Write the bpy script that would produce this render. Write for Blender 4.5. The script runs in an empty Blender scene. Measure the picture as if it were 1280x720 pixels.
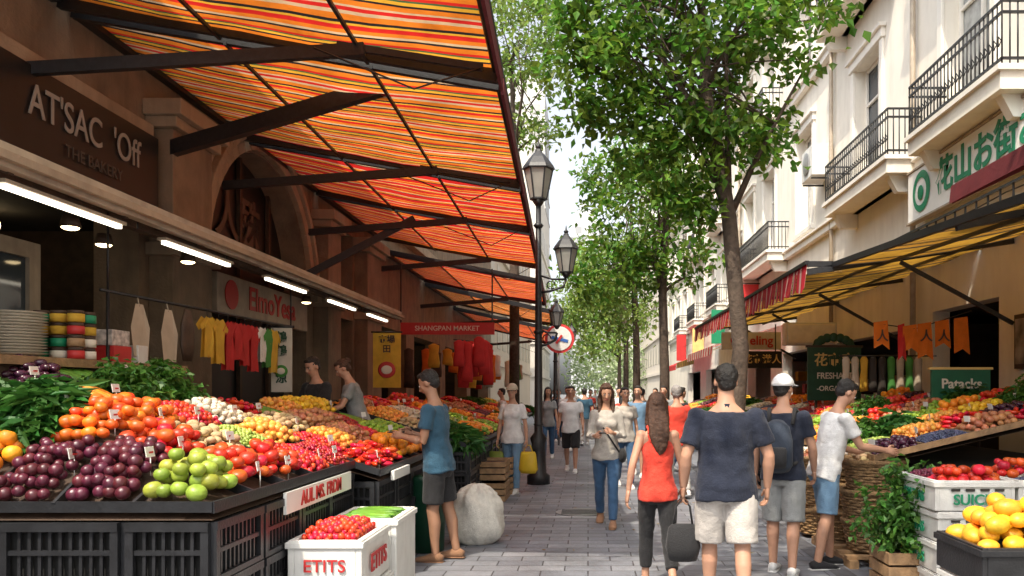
import bpy,bmesh,math,random
import numpy as np
from mathutils import Vector,Matrix
random.seed(7); rng=np.random.default_rng(7)
D=bpy.data; S=bpy.context.scene; COL=S.collection
R=math.radians
def V(*a): return Vector(a)
# ---------------------------------------------------------------- materials
def M(name,col,rough=.6,var=.12,scale=5,bump=0,bscale=40,metal=0,isl=0,hue=0,transl=0,emit=0,grime=0,gcol=(.12,.10,.08),coat=0,sheen=0):
    m=D.materials.new(name); m.use_nodes=True; nt=m.node_tree; N=nt.nodes; L=nt.links.new
    b=N['Principled BSDF']
    tc=N.new('ShaderNodeTexCoord'); nz=N.new('ShaderNodeTexNoise'); nz.inputs['Scale'].default_value=scale; nz.inputs['Detail'].default_value=4
    L(tc.outputs['Object'],nz.inputs['Vector'])
    mr=N.new('ShaderNodeMapRange'); mr.inputs[1].default_value=.3; mr.inputs[2].default_value=.7
    mr.inputs[3].default_value=1-var; mr.inputs[4].default_value=1+var; L(nz.outputs['Fac'],mr.inputs[0])
    hs=N.new('ShaderNodeHueSaturation'); hs.inputs['Color'].default_value=(*col,1)
    val=mr.outputs[0]
    if isl or hue:
        g=N.new('ShaderNodeNewGeometry')
        m2=N.new('ShaderNodeMapRange'); m2.inputs[3].default_value=1-isl; m2.inputs[4].default_value=1+isl; L(g.outputs['Random Per Island'],m2.inputs[0])
        mm=N.new('ShaderNodeMath'); mm.operation='MULTIPLY'; L(val,mm.inputs[0]); L(m2.outputs[0],mm.inputs[1]); val=mm.outputs[0]
        wn=N.new('ShaderNodeTexWhiteNoise'); wn.noise_dimensions='1D'; L(g.outputs['Random Per Island'],wn.inputs['W'])
        m3=N.new('ShaderNodeMapRange'); m3.inputs[3].default_value=.5-hue; m3.inputs[4].default_value=.5+hue; L(wn.outputs['Value'],m3.inputs[0]); L(m3.outputs[0],hs.inputs['Hue'])
    L(val,hs.inputs['Value']); c=hs.outputs['Color']
    if grime:
        mp=N.new('ShaderNodeMapping'); mp.inputs['Scale'].default_value=(1.3,1.3,.22); L(tc.outputs['Object'],mp.inputs['Vector'])
        n2=N.new('ShaderNodeTexNoise'); n2.inputs['Scale'].default_value=2.2; n2.inputs['Detail'].default_value=8; n2.inputs['Roughness'].default_value=.65; L(mp.outputs[0],n2.inputs['Vector'])
        m4=N.new('ShaderNodeMapRange'); m4.inputs[1].default_value=.48; m4.inputs[2].default_value=.75; m4.inputs[3].default_value=0; m4.inputs[4].default_value=grime; L(n2.outputs['Fac'],m4.inputs[0])
        mx=N.new('ShaderNodeMix'); mx.data_type='RGBA'; L(m4.outputs[0],mx.inputs[0]); L(c,mx.inputs[6]); mx.inputs[7].default_value=(*gcol,1); c=mx.outputs[2]
    L(c,b.inputs['Base Color']); b.inputs['Roughness'].default_value=rough; b.inputs['Metallic'].default_value=metal
    if coat: b.inputs['Coat Weight'].default_value=coat; b.inputs['Coat Roughness'].default_value=.25
    if sheen: b.inputs['Sheen Weight'].default_value=sheen
    if bump:
        n3=N.new('ShaderNodeTexNoise'); n3.inputs['Scale'].default_value=bscale; n3.inputs['Detail'].default_value=5; L(tc.outputs['Object'],n3.inputs['Vector'])
        bp=N.new('ShaderNodeBump'); bp.inputs['Strength'].default_value=bump; bp.inputs['Distance'].default_value=.02; L(n3.outputs['Fac'],bp.inputs['Height']); L(bp.outputs[0],b.inputs['Normal'])
    if emit:
        b.inputs['Emission Color'].default_value=(*col,1); b.inputs['Emission Strength'].default_value=emit
    if transl:
        o=N['Material Output']; t=N.new('ShaderNodeBsdfTranslucent'); L(c,t.inputs['Color']); mx=N.new('ShaderNodeMixShader'); mx.inputs[0].default_value=transl
        L(b.outputs[0],mx.inputs[1]); L(t.outputs[0],mx.inputs[2]); L(mx.outputs[0],o.inputs['Surface'])
    return m
def stripes(name,cols,period,axis=1,transl=.6,rough=.8):
    m=D.materials.new(name); m.use_nodes=True; nt=m.node_tree; N=nt.nodes; L=nt.links.new; b=N['Principled BSDF']
    tc=N.new('ShaderNodeTexCoord'); sp=N.new('ShaderNodeSeparateXYZ'); L(tc.outputs['Object'],sp.inputs[0])
    nz=N.new('ShaderNodeTexNoise'); nz.inputs['Scale'].default_value=1.2; L(tc.outputs['Object'],nz.inputs['Vector'])
    ma=N.new('ShaderNodeMath'); ma.operation='MULTIPLY_ADD'; ma.inputs[1].default_value=.05; L(nz.outputs['Fac'],ma.inputs[0]); L(sp.outputs[axis],ma.inputs[2])
    d=N.new('ShaderNodeMath'); d.operation='DIVIDE'; d.inputs[1].default_value=period; L(ma.outputs[0],d.inputs[0])
    f=N.new('ShaderNodeMath'); f.operation='FRACT'; L(d.outputs[0],f.inputs[0])
    cr=N.new('ShaderNodeValToRGB'); cr.color_ramp.interpolation='CONSTANT'; el=cr.color_ramp.elements
    tot=sum(w for _,w in cols); p=0
    for i,(c,w) in enumerate(cols):
        e=el[i] if i<2 else el.new(p/tot)
        e.position=p/tot; e.color=(*c,1); p+=w
    L(f.outputs[0],cr.inputs[0])
    n2=N.new('ShaderNodeTexNoise'); n2.inputs['Scale'].default_value=1.6; n2.inputs['Detail'].default_value=8; n2.inputs['Roughness'].default_value=.65; L(tc.outputs['Object'],n2.inputs['Vector'])
    mr=N.new('ShaderNodeMapRange'); mr.inputs[1].default_value=.3; mr.inputs[2].default_value=.7; mr.inputs[3].default_value=.5; mr.inputs[4].default_value=1.15; L(n2.outputs['Fac'],mr.inputs[0])
    hs=N.new('ShaderNodeHueSaturation'); L(mr.outputs[0],hs.inputs['Value']); L(cr.outputs[0],hs.inputs['Color'])
    L(hs.outputs[0],b.inputs['Base Color']); b.inputs['Roughness'].default_value=rough
    o=N['Material Output']; t=N.new('ShaderNodeBsdfTranslucent'); L(hs.outputs[0],t.inputs['Color']); mx=N.new('ShaderNodeMixShader'); mx.inputs[0].default_value=transl
    L(b.outputs[0],mx.inputs[1]); L(t.outputs[0],mx.inputs[2]); L(mx.outputs[0],o.inputs['Surface'])
    return m
def paver(name):
    m=D.materials.new(name); m.use_nodes=True; nt=m.node_tree; N=nt.nodes; L=nt.links.new; b=N['Principled BSDF']
    tc=N.new('ShaderNodeTexCoord'); br=N.new('ShaderNodeTexBrick')
    L(tc.outputs['Object'],br.inputs['Vector']); br.inputs['Scale'].default_value=1; br.inputs['Brick Width'].default_value=.42; br.inputs['Row Height'].default_value=.21
    br.inputs['Mortar Size'].default_value=.007; br.inputs['Mortar Smooth'].default_value=.3; br.inputs['Bias'].default_value=-.1
    br.inputs['Color1'].default_value=(.215,.225,.25,1); br.inputs['Color2'].default_value=(.13,.14,.165,1); br.inputs['Mortar'].default_value=(.045,.045,.05,1)
    n=N.new('ShaderNodeTexNoise'); n.inputs['Scale'].default_value=1.1; n.inputs['Detail'].default_value=9; n.inputs['Roughness'].default_value=.7; L(tc.outputs['Object'],n.inputs['Vector'])
    mr=N.new('ShaderNodeMapRange'); mr.inputs[1].default_value=.3; mr.inputs[2].default_value=.7; mr.inputs[3].default_value=.62; mr.inputs[4].default_value=1.3; L(n.outputs['Fac'],mr.inputs[0])
    hs=N.new('ShaderNodeHueSaturation'); L(br.outputs['Color'],hs.inputs['Color']); L(mr.outputs[0],hs.inputs['Value']); L(hs.outputs[0],b.inputs['Base Color'])
    mr2=N.new('ShaderNodeMapRange'); mr2.inputs[3].default_value=.3; mr2.inputs[4].default_value=.75; L(n.outputs['Fac'],mr2.inputs[0]); L(mr2.outputs[0],b.inputs['Roughness'])
    n3=N.new('ShaderNodeTexNoise'); n3.inputs['Scale'].default_value=25; n3.inputs['Detail'].default_value=6; L(tc.outputs['Object'],n3.inputs['Vector'])
    ad=N.new('ShaderNodeMath'); ad.operation='MULTIPLY_ADD'; ad.inputs[1].default_value=-1.2; L(br.outputs['Fac'],ad.inputs[0]); L(n3.outputs['Fac'],ad.inputs[2])
    bp=N.new('ShaderNodeBump'); bp.inputs['Strength'].default_value=.5; bp.inputs['Distance'].default_value=.012; L(ad.outputs[0],bp.inputs['Height']); L(bp.outputs[0],b.inputs['Normal'])
    return m
# ---------------------------------------------------------------- mesh builder
class MB:
    def __init__(s): s.v=[];s.f=[];s.m=[];s.sm=[];s.mats=[]
    def mi(s,mat):
        if mat not in s.mats: s.mats.append(mat)
        return s.mats.index(mat)
    def add(s,vs,fs,mat,sm=False):
        o=len(s.v); s.v+= [tuple(v) for v in vs]; k=s.mi(mat)
        for f in fs: s.f.append([i+o for i in f]); s.m.append(k); s.sm.append(sm)
    def hexa(s,p,mat):
        s.add(p,[(3,2,1,0),(4,5,6,7),(0,1,5,4),(1,2,6,5),(2,3,7,6),(3,0,4,7)],mat)
    def box(s,x0,x1,y0,y1,z0,z1,mat):
        if x0>x1:x0,x1=x1,x0
        if y0>y1:y0,y1=y1,y0
        s.hexa([(x0,y0,z0),(x1,y0,z0),(x1,y1,z0),(x0,y1,z0),(x0,y0,z1),(x1,y0,z1),(x1,y1,z1),(x0,y1,z1)],mat)
    def quad(s,a,b,c,d,mat): s.add([a,b,c,d],[(0,1,2,3)],mat)
    def beam(s,p,q,w,h,mat):
        p=V(*p);q=V(*q);t=(q-p).normalized(); up=V(0,0,1) if abs(t.z)<.95 else V(0,1,0)
        l=t.cross(up).normalized(); u=l.cross(t)
        c=[-l*w/2-u*h/2, l*w/2-u*h/2, l*w/2+u*h/2, -l*w/2+u*h/2]
        s.add([p+k for k in c]+[q+k for k in c],[(0,1,2,3),(7,6,5,4),(0,4,5,1),(1,5,6,2),(2,6,7,3),(3,7,4,0)],mat)
    def loft(s,cs,rs,xax,mat,n=12,sm=True,cap=True):
        vs=[];fs=[];k=len(cs); cs=[V(*c) for c in cs]
        for i,c in enumerate(cs):
            t=(cs[min(i+1,k-1)]-cs[max(i-1,0)]).normalized()
            x=V(*xax); u=x-t*x.dot(t)
            if u.length<.05: u=t.orthogonal()
            u.normalize(); w=t.cross(u); r=rs[i]; a,b=r if isinstance(r,tuple) else (r,r)
            for j in range(n):
                th=2*math.pi*j/n; vs.append(c+u*a*math.cos(th)+w*b*math.sin(th))
        for i in range(k-1):
            for j in range(n):
                fs.append((i*n+j,i*n+(j+1)%n,(i+1)*n+(j+1)%n,(i+1)*n+j))
        if cap: fs.append(tuple(range(n-1,-1,-1))); fs.append(tuple((k-1)*n+j for j in range(n)))
        s.add(vs,fs,mat,sm)
    def tube(s,pts,rs,mat,n=8,sm=True):
        if not isinstance(rs,(list,tuple)): rs=[rs]*len(pts)
        d=V(*pts[-1])-V(*pts[0]); x=(0,0,1) if abs(d.normalized().z)<.7 else (1,0,0)
        s.loft(pts,rs,x,mat,n,sm)
    def ell(s,c,r,mat,rot=None,seg=14,rings=9):
        vs=[];fs=[]; c=V(*c)
        for i in range(rings+1):
            ph=math.pi*i/rings
            for j in range(seg):
                th=2*math.pi*j/seg
                p=V(r[0]*math.sin(ph)*math.cos(th),r[1]*math.sin(ph)*math.sin(th),r[2]*math.cos(ph))
                if rot: p=rot@p
                vs.append(c+p)
        for i in range(rings):
            for j in range(seg): fs.append(((i+1)*seg+j,(i+1)*seg+(j+1)%seg,i*seg+(j+1)%seg,i*seg+j))
        s.add(vs,fs,mat,True)
    def make(s,name,parent=None,bevel=0,weld=False):
        me=D.meshes.new(name); me.from_pydata(s.v,[],s.f)
        for m in s.mats: me.materials.append(m)
        me.polygons.foreach_set('material_index',s.m); me.polygons.foreach_set('use_smooth',s.sm); me.update()
        o=D.objects.new(name,me); COL.objects.link(o)
        if bevel:
            b=o.modifiers.new('bevel','BEVEL'); b.width=bevel; b.segments=2; b.limit_method='ANGLE'
        if parent: o.parent=parent
        return o
def root(name,loc=(0,0,0),rot=0):
    o=D.objects.new(name,None); o.location=loc; o.rotation_euler=(0,0,rot); o.empty_display_size=.2; COL.objects.link(o); return o
def attach(ob,rt):
    ob.parent=rt; ob.matrix_parent_inverse=(Matrix.Translation(rt.location)@Matrix.Rotation(rt.rotation_euler[2],4,'Z')).inverted(); return ob
def npmesh(name,Vt,F,mat,smooth=False,parent=None):
    me=D.meshes.new(name); nv=len(Vt); nf,k=F.shape
    me.vertices.add(nv); me.vertices.foreach_set('co',Vt.astype(np.float32).ravel())
    me.loops.add(nf*k); me.loops.foreach_set('vertex_index',F.astype(np.int32).ravel())
    me.polygons.add(nf); me.polygons.foreach_set('loop_start',np.arange(0,nf*k,k,dtype=np.int32))
    try: me.polygons.foreach_set('loop_total',np.full(nf,k,dtype=np.int32))
    except Exception: pass
    me.polygons.foreach_set('use_smooth',np.full(nf,smooth,dtype=bool))
    me.materials.append(mat); me.update(calc_edges=True); me.validate()
    o=D.objects.new(name,me); COL.objects.link(o)
    if parent: attach(o,parent)
    return o
def text(s,loc,rot,size,mat,rt=None,name='lettering',sx=1,align='CENTER',bold=1):
    c=D.curves.new(name,'FONT'); c.body=s; c.size=size; c.extrude=.004; c.align_x=align; c.align_y='CENTER'; c.materials.append(mat); c.offset=.004*size/.2*bold
    o=D.objects.new(name,c); o.location=loc; o.rotation_euler=rot; o.scale=(sx,1,1); COL.objects.link(o)
    if rt: attach(o,rt)
    return o
FR=(R(90),0,0); FE=(R(90),0,R(90)); FW=(R(90),0,R(-90))
# ---------------------------------------------------------------- palette
stone=M('tan_stone',(.23,.165,.11),.85,.2,3,.5,30,grime=.6,gcol=(.07,.055,.045))
stoneL=M('cream_stone',(.36,.275,.19),.8,.15,3,.3,40,grime=.5,gcol=(.12,.09,.07))
white=M('white_render',(.84,.79,.70),.85,.05,2,.15,50,grime=.28,gcol=(.46,.39,.31))
white2=M('pale_render',(.80,.75,.66),.85,.06,2,.15,50,grime=.25,gcol=(.44,.38,.31))
trim=M('trim_white',(.84,.80,.73),.75,.05,4,grime=.25,gcol=(.45,.4,.34))
iron=M('black_iron',(.015,.015,.017),.45,.3,20,.1,60)
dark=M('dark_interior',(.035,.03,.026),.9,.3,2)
brown=M('dark_brown_wood',(.06,.035,.022),.6,.3,8,.2,50)
wood=M('wood',(.33,.20,.10),.7,.3,12,.3,60,grime=.4)
bplas=M('black_plastic',(.018,.019,.022),.4,.3,9,.15,60)
wplas=M('white_plastic',(.70,.70,.67),.6,.06,9,.15,80,grime=.4,gcol=(.35,.31,.26))
glass=M('window_glass',(.05,.065,.08),.06,.3,1.5)
curtain=M('window_curtain',(.42,.43,.42),.2,.25,6)
greenp=M('green_paint',(.01,.25,.12),.5,.1)
dgreen=M('dark_green_board',(.015,.07,.035),.5,.2)
redp=M('red_paint',(.50,.03,.03),.5,.1)
goldp=M('gold_letter',(.75,.55,.2),.4,.1)
cream=M('cream_letter',(.75,.70,.6),.6,.05)
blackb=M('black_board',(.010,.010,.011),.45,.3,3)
yellowc=M('yellow_cloth',(.72,.45,.05),.8,.1,8,.2,25,transl=.25)
orangec=M('orange_cloth',(.75,.20,.02),.8,.1,8,.2,25,transl=.25)
redc=M('red_cloth',(.55,.03,.03),.8,.1,8,.2,25,transl=.2)
maroon=M('maroon_canvas',(.13,.015,.02),.8,.15,8,.2,25,transl=.1)
beigec=M('beige_cloth',(.5,.42,.32),.85,.1,8,.2,25,transl=.1)
greenc=M('green_cloth',(.08,.3,.06),.8,.1,8,transl=.2)
lamplit=M('lit_tube',(1,.90,.72),.5,0,emit=4)
lampwarm=M('lit_bulb',(1,.75,.4),.5,0,emit=9)
steel=M('grey_steel',(.3,.3,.3),.4,.15,10,metal=.6)
mbeige=M('beige_metal',(.40,.33,.25),.5,.15,6,grime=.5)
# ---------------------------------------------------------------- ground
g=MB(); g.quad((-300,-200,0),(300,-200,0),(300,500,0),(-300,500,0),M('ground_asphalt',(.12,.12,.12),.9,.2,.5)); g.make('ground')
g=MB(); g.quad((-9,-16,.004),(9.5,-16,.004),(9.5,140,.004),(-9,140,.004),paver('grey_pavers')); g.make('pavement')
g=MB(); gm=M('drain_stone',(.10,.10,.11),.7,.3,6,.3)
g.quad((2.15,-6,.009),(2.33,-6,.009),(2.33,140,.009),(2.15,140,.009),gm); g.make('drain_channel')
g=MB(); g.loft([(-.1,10.6,.005),(-.1,10.6,.012)],[.33,.33],(1,0,0),steel,28,False); 
for k in range(5): g.box(-.35,.15,10.4+k*.09,10.42+k*.09,.0125,.017,iron)
g.make('manhole_cover')
# ---------------------------------------------------------------- wall helper
def wall(mb,X,y0,y1,z0,z1,ops,mat,depth,s):
    ys=sorted({y0,y1,*[o[0] for o in ops],*[o[1] for o in ops]}); zs=sorted({z0,z1,*[o[2] for o in ops],*[o[3] for o in ops]})
    for a,b in zip(ys,ys[1:]):
        for c,d in zip(zs,zs[1:]):
            ym,zm=(a+b)/2,(c+d)/2
            if any(o[0]<ym<o[1] and o[2]<zm<o[3] for o in ops): continue
            mb.quad((X,a,c),(X,b,c),(X,b,d),(X,a,d),mat)
    for i,o in enumerate(ops):
        a,b,c,d=o[:4]; e=X+s*depth
        mb.quad((X,a,c),(e,a,c),(e,a,d),(X,a,d),mat); mb.quad((X,b,c),(e,b,c),(e,b,d),(X,b,d),mat)
        mb.quad((X,a,d),(e,a,d),(e,b,d),(X,b,d),mat); mb.quad((X,a,c),(e,a,c),(e,b,c),(X,b,c),mat)
# ---------------------------------------------------------------- right buildings
def right_building(name,y0,y1,X,Htop,mat,floors,bays,balc,ground_ops):
    rt=root(name,(X,y0,0)); w=MB(); ops=list(ground_ops); wins=[]
    for fz,fh in floors:
        for yb in bays: wins.append((yb-.75,yb+.75,fz+.15,fz+fh))
    wall(w,X,y0,y1,0,Htop,ops+wins,mat,.28,1)
    w.quad((X,y0,0),(X+7,y0,0),(X+7,y0,Htop),(X,y0,Htop),mat); w.quad((X,y1,0),(X+7,y1,0),(X+7,y1,Htop),(X,y1,Htop),mat)
    w.quad((X+7,y0,0),(X+7,y1,0),(X+7,y1,Htop),(X+7,y0,Htop),mat); w.quad((X,y0,Htop),(X+7,y0,Htop),(X+7,y1,Htop),(X,y1,Htop),mat)
    attach(w.make('walls'),rt)
    t=MB(); gl=MB()
    for (a,b,c,d) in wins:
        e=X+.27; k=random.random(); gm=curtain if k<.4 else glass
        gl.quad((e,a,c),(e,b,c),(e,b,d),(e,a,d),gm)
        f=e-.06
        t.box(f,e-.005,a,a+.07,c,d,trim); t.box(f,e-.005,b-.07,b,c,d,trim); t.box(f,e-.005,a+.07,b-.07,d-.07,d,trim); t.box(f,e-.005,a+.07,b-.07,c,c+.08,trim)
        t.box(f,e-.005,(a+b)/2-.035,(a+b)/2+.035,c+.08,d-.07,trim); t.box(f+.003,e-.005,a+.07,b-.07,c+(d-c)*.7,c+(d-c)*.7+.05,trim)
        t.box(X-.06,X-.001,a-.16,a-.002,c,d,trim); t.box(X-.06,X-.001,b+.002,b+.16,c,d,trim)
        t.box(X-.09,X-.001,a-.2,b+.2,d+.001,d+.18,trim); t.box(X-.15,X-.001,a-.25,b+.25,d+.181,d+.25,trim); t.box(X-.12,X-.001,a-.2,b+.2,c-.12,c-.001,trim)
    for fz,fh in floors:
        t.box(X-.14,X-.001,y0,y1,fz-.32,fz-.16,trim); t.box(X-.2,X-.001,y0,y1,fz-.159,fz-.10,trim)
    t.box(X-.45,X+.1,y0,y1,Htop-.05,Htop+.12,trim); t.box(X-.3,X-.001,y0,y1,Htop-.3,Htop-.051,trim); t.box(X-.05,X+.1,y0,y1,Htop+.121,Htop+.9,mat)
    attach(t.make('window_frames_and_cornices',bevel=.008),rt); attach(gl.make('window_panes'),rt)
    b=MB()
    for (a,c,zf) in balc:
        xo=X-.6
        b.box(xo,X-.001,a,c,zf-.22,zf,mat); b.box(xo-.05,X-.002,a-.05,c+.05,zf+.001,zf+.07,trim)
        for q in (a+.25,c-.25): b.hexa([(X-.35,q-.08,zf-.5),(X-.01,q-.08,zf-.5),(X-.01,q+.08,zf-.5),(X-.35,q+.08,zf-.5),(xo+.1,q-.08,zf-.221),(X-.01,q-.08,zf-.221),(X-.01,q+.08,zf-.221),(xo+.1,q+.08,zf-.221)],trim)
        z0=zf+.07; z1=zf+.85; xr=xo+.02
        for zz in (z0+.08,z1-.14,z1):
            b.beam((xr,a,zz),(xr,c,zz),.03,.03,iron); b.beam((xr,a,zz),(X,a,zz),.03,.03,iron); b.beam((xr,c,zz),(X,c,zz),.03,.03,iron)
        n=int((c-a)/.11)
        for i in range(n+1):
            yy=a+(c-a)*i/n; b.tube([(xr,yy,z0),(xr,yy,z1)],.011,iron,5)
            if i<n and a<20: b.tube([(xr,yy+.02,z0+.3),(xr-.012,yy+.055,z0+.36),(xr,yy+.09,z0+.3),(xr-.012,yy+.055,z0+.24),(xr,yy+.02,z0+.3)],.008,iron,4)
        for i in range(6):
            for yy in (a,c): b.tube([(xr+(X-xr)*i/6,yy,z0),(xr+(X-xr)*i/6,yy,z1)],.011,iron,5)
    if balc: attach(b.make('balconies'),rt)
    s=MB(); 
    for o in ground_ops:
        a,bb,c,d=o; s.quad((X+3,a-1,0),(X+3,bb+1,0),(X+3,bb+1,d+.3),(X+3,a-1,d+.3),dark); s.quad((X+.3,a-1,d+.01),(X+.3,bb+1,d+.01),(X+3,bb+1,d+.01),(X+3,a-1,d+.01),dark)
        for k in range(9):
            yy=a+(bb-a)*random.random(); zz=.5+random.random()*1.6; s.box(X+1.2,X+1.5,yy,yy+.35,zz,zz+.3,random.choice([redp,wplas,wood,yellowc,mbeige]))
    attach(s.make('shop_interior'),rt)
    return rt
fl=[(5.6,2.7),(9.6,2.6)]
right_building('white_apartment_building',-14.0,29,5.6,13.4,white,fl,[8.2,11.8,16.0,20.6,24.6,27.6],  # unseen stretch behind the camera, added to block sky light
   [(9.7,12.5,5.5),(13.4,16.9,5.5),(22.3,26.6,5.5),(9.7,13,9.5),(14.3,17.6,9.5),(23,26,9.5)],[(10.9,13.0,0,2.9),(14,18,0,2.7),(19.5,23,0,2.7),(24.5,28,0,2.7)])
right_building('pale_apartment_building',29.3,58,5.9,12.6,white2,[(5.3,2.2),(8.9,2.2)],[31+3.4*i for i in range(8)],
   [(33,36,5.2),(40,43,5.2),(46.5,49.5,5.2),(33,36,8.8),(40,43,8.8)],[(30.5,34,0,2.7),(36,40,0,2.7),(42,47,0,2.7)])
a=MB(); a.box(5.1,5.55,18.2,19.1,6.55,7.25,wplas)
a.tube([(5.09,18.65,6.9),(5.07,18.65,6.9)],[.26,.26],steel,20); a.beam((5.1,18.3,6.5),(5.6,18.3,6.5),.04,.04,iron); a.beam((5.1,19,6.5),(5.6,19,6.5),.04,.04,iron)
a.make('air_conditioner',bevel=.01)
a=MB()
for yy in (13.55,18.1,29.1): a.tube([(5.5,yy,0),(5.5,yy,13)],.05,mbeige,8)
a.make('drain_pipe')
a=MB()
for z_,x_ in ((5.33,5.53),(5.36,5.5),(4.25,5.54)):
    pts=[]
    for k in range(60): pts.append((x_,5+k*.8,z_-.04*abs(math.sin(k*.9))-(.03 if k%7==3 else 0)))
    a.tube(pts,.010,iron,5)
a.make('facade_cables')
def tower(name,x0,x1,y0,y1,h,col,fh=3.2):
    m=M(name+'_wall',col,.9,.05,.3); mw=M(name+'_glass',tuple(c*.66 for c in col),.4,.1,.2); rt=root(name,(x0,y0,0)); b=MB(); b.box(x0,x1,y0,y1,0,h,m)  # distance haze painted in: pale walls, window tone close to the wall
    n=int(h/fh); w=MB()
    nx=max(2,int((x1-x0)/2.6))
    for i in range(1,n):
        z=i*fh; b.box(x0-.15,x1+.15,y0-.15,y1+.15,z-.12,z+.12,m)
        for j in range(nx):
            xx=x0+(j+.5)*(x1-x0)/nx; w.box(xx-.75,xx+.75,y0-.03,y0+.02,z+.9,z+2.5,mw)
        ny=max(2,int((y1-y0)/3))
        for j in range(ny):
            yy=y0+(j+.5)*(y1-y0)/ny
            for xx in (x0,x1): w.box(xx-.03,xx+.03,yy-.8,yy+.8,z+.9,z+2.5,mw)
    b.box(x0+.8,x1-.8,y0+.8,y1-.8,h,h+3,m); b.box(x0+2,x0+3.5,y0+2,y0+4,h+3,h+5,m)
    attach(b.make('walls'),rt); attach(w.make('windows'),rt)
tower('distant_tower',-15,-6.4,118,132,46,(.60,.59,.56))
tower('distant_apartment_block',-12,-4.8,78,100,22,(.60,.56,.50))
tower('distant_office_block',-4,3,190,202,42,(.52,.53,.54))
tower('distant_apartment_block',3.2,9,160,180,24,(.58,.55,.50))
tower('distant_apartment_block',6.2,14,62,95,15,(.66,.61,.53))
tower('distant_tower',8,17,110,125,34,(.64,.62,.59))
tower('distant_apartment_block',-14,-5.2,42,72,13,(.52,.45,.36))
# ---------------------------------------------------------------- left arcade building
rt=root('stone_arcade_building',(-5,3,0)); w=MB(); X=-5
ops=[(5.2,8.9,0,3.55),(15.5,17.0,3.3,4.9),(15.5,17.0,0,3.1),(18.5,22,0,3.2),(23,27,0,3.2),(28,33,0,3.2),(34,40,0,3.2)]
wall(w,X,3,10.3,0,9.5,[o for o in ops if o[1]<10],stone,.5,-1)
wall(w,X,14.3,41,0,9.5,[o for o in ops if o[0]>14],stone,.5,-1)
wall(w,X,10.3,14.3,5.6,9.5,[],stone,.5,-1)
w.quad((X,-14,0),(X,3,0),(X,3,6),(X,-14,6),stone); w.quad((X,-14,6),(X,3,6),(X-6,3,6),(X-6,-14,6),stone)  # unseen extension behind camera, added to block sky, kept low for sun
yc,zs,r=12.3,3.3,1.9; N=28
arc=[(yc+r*math.cos(math.pi*i/N),zs+r*math.sin(math.pi*i/N)) for i in range(N+1)]
for (ya,za),(yb,zb) in zip(arc,arc[1:]):
    w.quad((X,ya,za),(X,yb,zb),(X,yb,5.6),(X,ya,5.6),stone); w.quad((X,ya,za),(X-.5,ya,za),(X-.5,yb,zb),(X,yb,zb),stone)
w.quad((X,10.3,0),(X,10.4,0),(X,10.4,5.6),(X,10.3,5.6),stone); w.quad((X,14.2,0),(X,14.3,0),(X,14.3,5.6),(X,14.2,5.6),stone)
for yy in (10.4,14.2): w.quad((X,yy,0),(X-.5,yy,0),(X-.5,yy,zs),(X,yy,zs),stone)
w.quad((X,3,0),(X-6,3,0),(X-6,3,9.5),(X,3,9.5),stone); w.quad((X,41,0),(X-6,41,0),(X-6,41,9.5),(X,41,9.5),stone); w.quad((X-6,3,0),(X-6,41,0),(X-6,41,9.5),(X-6,3,9.5),stone); w.quad((X,3,9.5),(X,41,9.5),(X-6,41,9.5),(X-6,3,9.5),stone)
attach(w.make('walls'),rt)
t=MB()
for rr,x1,wd in ((1.93,.10,.16),(2.11,.15,.1),(2.23,.07,.12)):
    for i in range(N):
        p=[]
        for xx in (X+.001,X+x1):
            for rad in (rr,rr+wd):
                for k in (i,i+1):
                    p.append((xx,yc+rad*math.cos(math.pi*k/N),zs+rad*math.sin(math.pi*k/N)))
        t.hexa([p[0],p[1],p[3],p[2],p[4],p[5],p[7],p[6]],stoneL)
for (a,b) in ((9.1,10.05),(14.55,15.3),(17.15,18.3)):
    t.box(X+.001,X+.28,a,b,0,4.6,stone); t.box(X+.002,X+.36,a-.08,b+.08,4.6,4.72,stoneL); t.box(X+.003,X+.44,a-.14,b+.14,4.721,4.9,stoneL); t.box(X+.002,X+.36,a-.08,b+.08,3.15,3.3,stoneL); t.box(X+.002,X+.36,a-.06,b+.06,0,.4,stoneL)
t.box(X+.002,X+.22,3,41,5.6,5.85,stoneL); t.box(X+.002,X+.12,3,9.0,4.45,4.6,stoneL); t.box(X+.002,X+.12,3,9.0,3.56,3.62,stoneL)
for zz in (10.2,14.4): t.box(X+.002,X+.18,zz-.12,zz+.12,3.2,3.38,stoneL)
attach(t.make('arch_moulding_and_pilasters',bevel=.012),rt)
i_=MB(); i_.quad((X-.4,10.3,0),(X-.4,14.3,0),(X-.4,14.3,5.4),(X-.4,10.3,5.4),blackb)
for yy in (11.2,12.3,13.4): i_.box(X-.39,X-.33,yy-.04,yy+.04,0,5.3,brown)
i_.box(X-.39,X-.32,10.4,14.2,3.2,3.35,brown)
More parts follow.
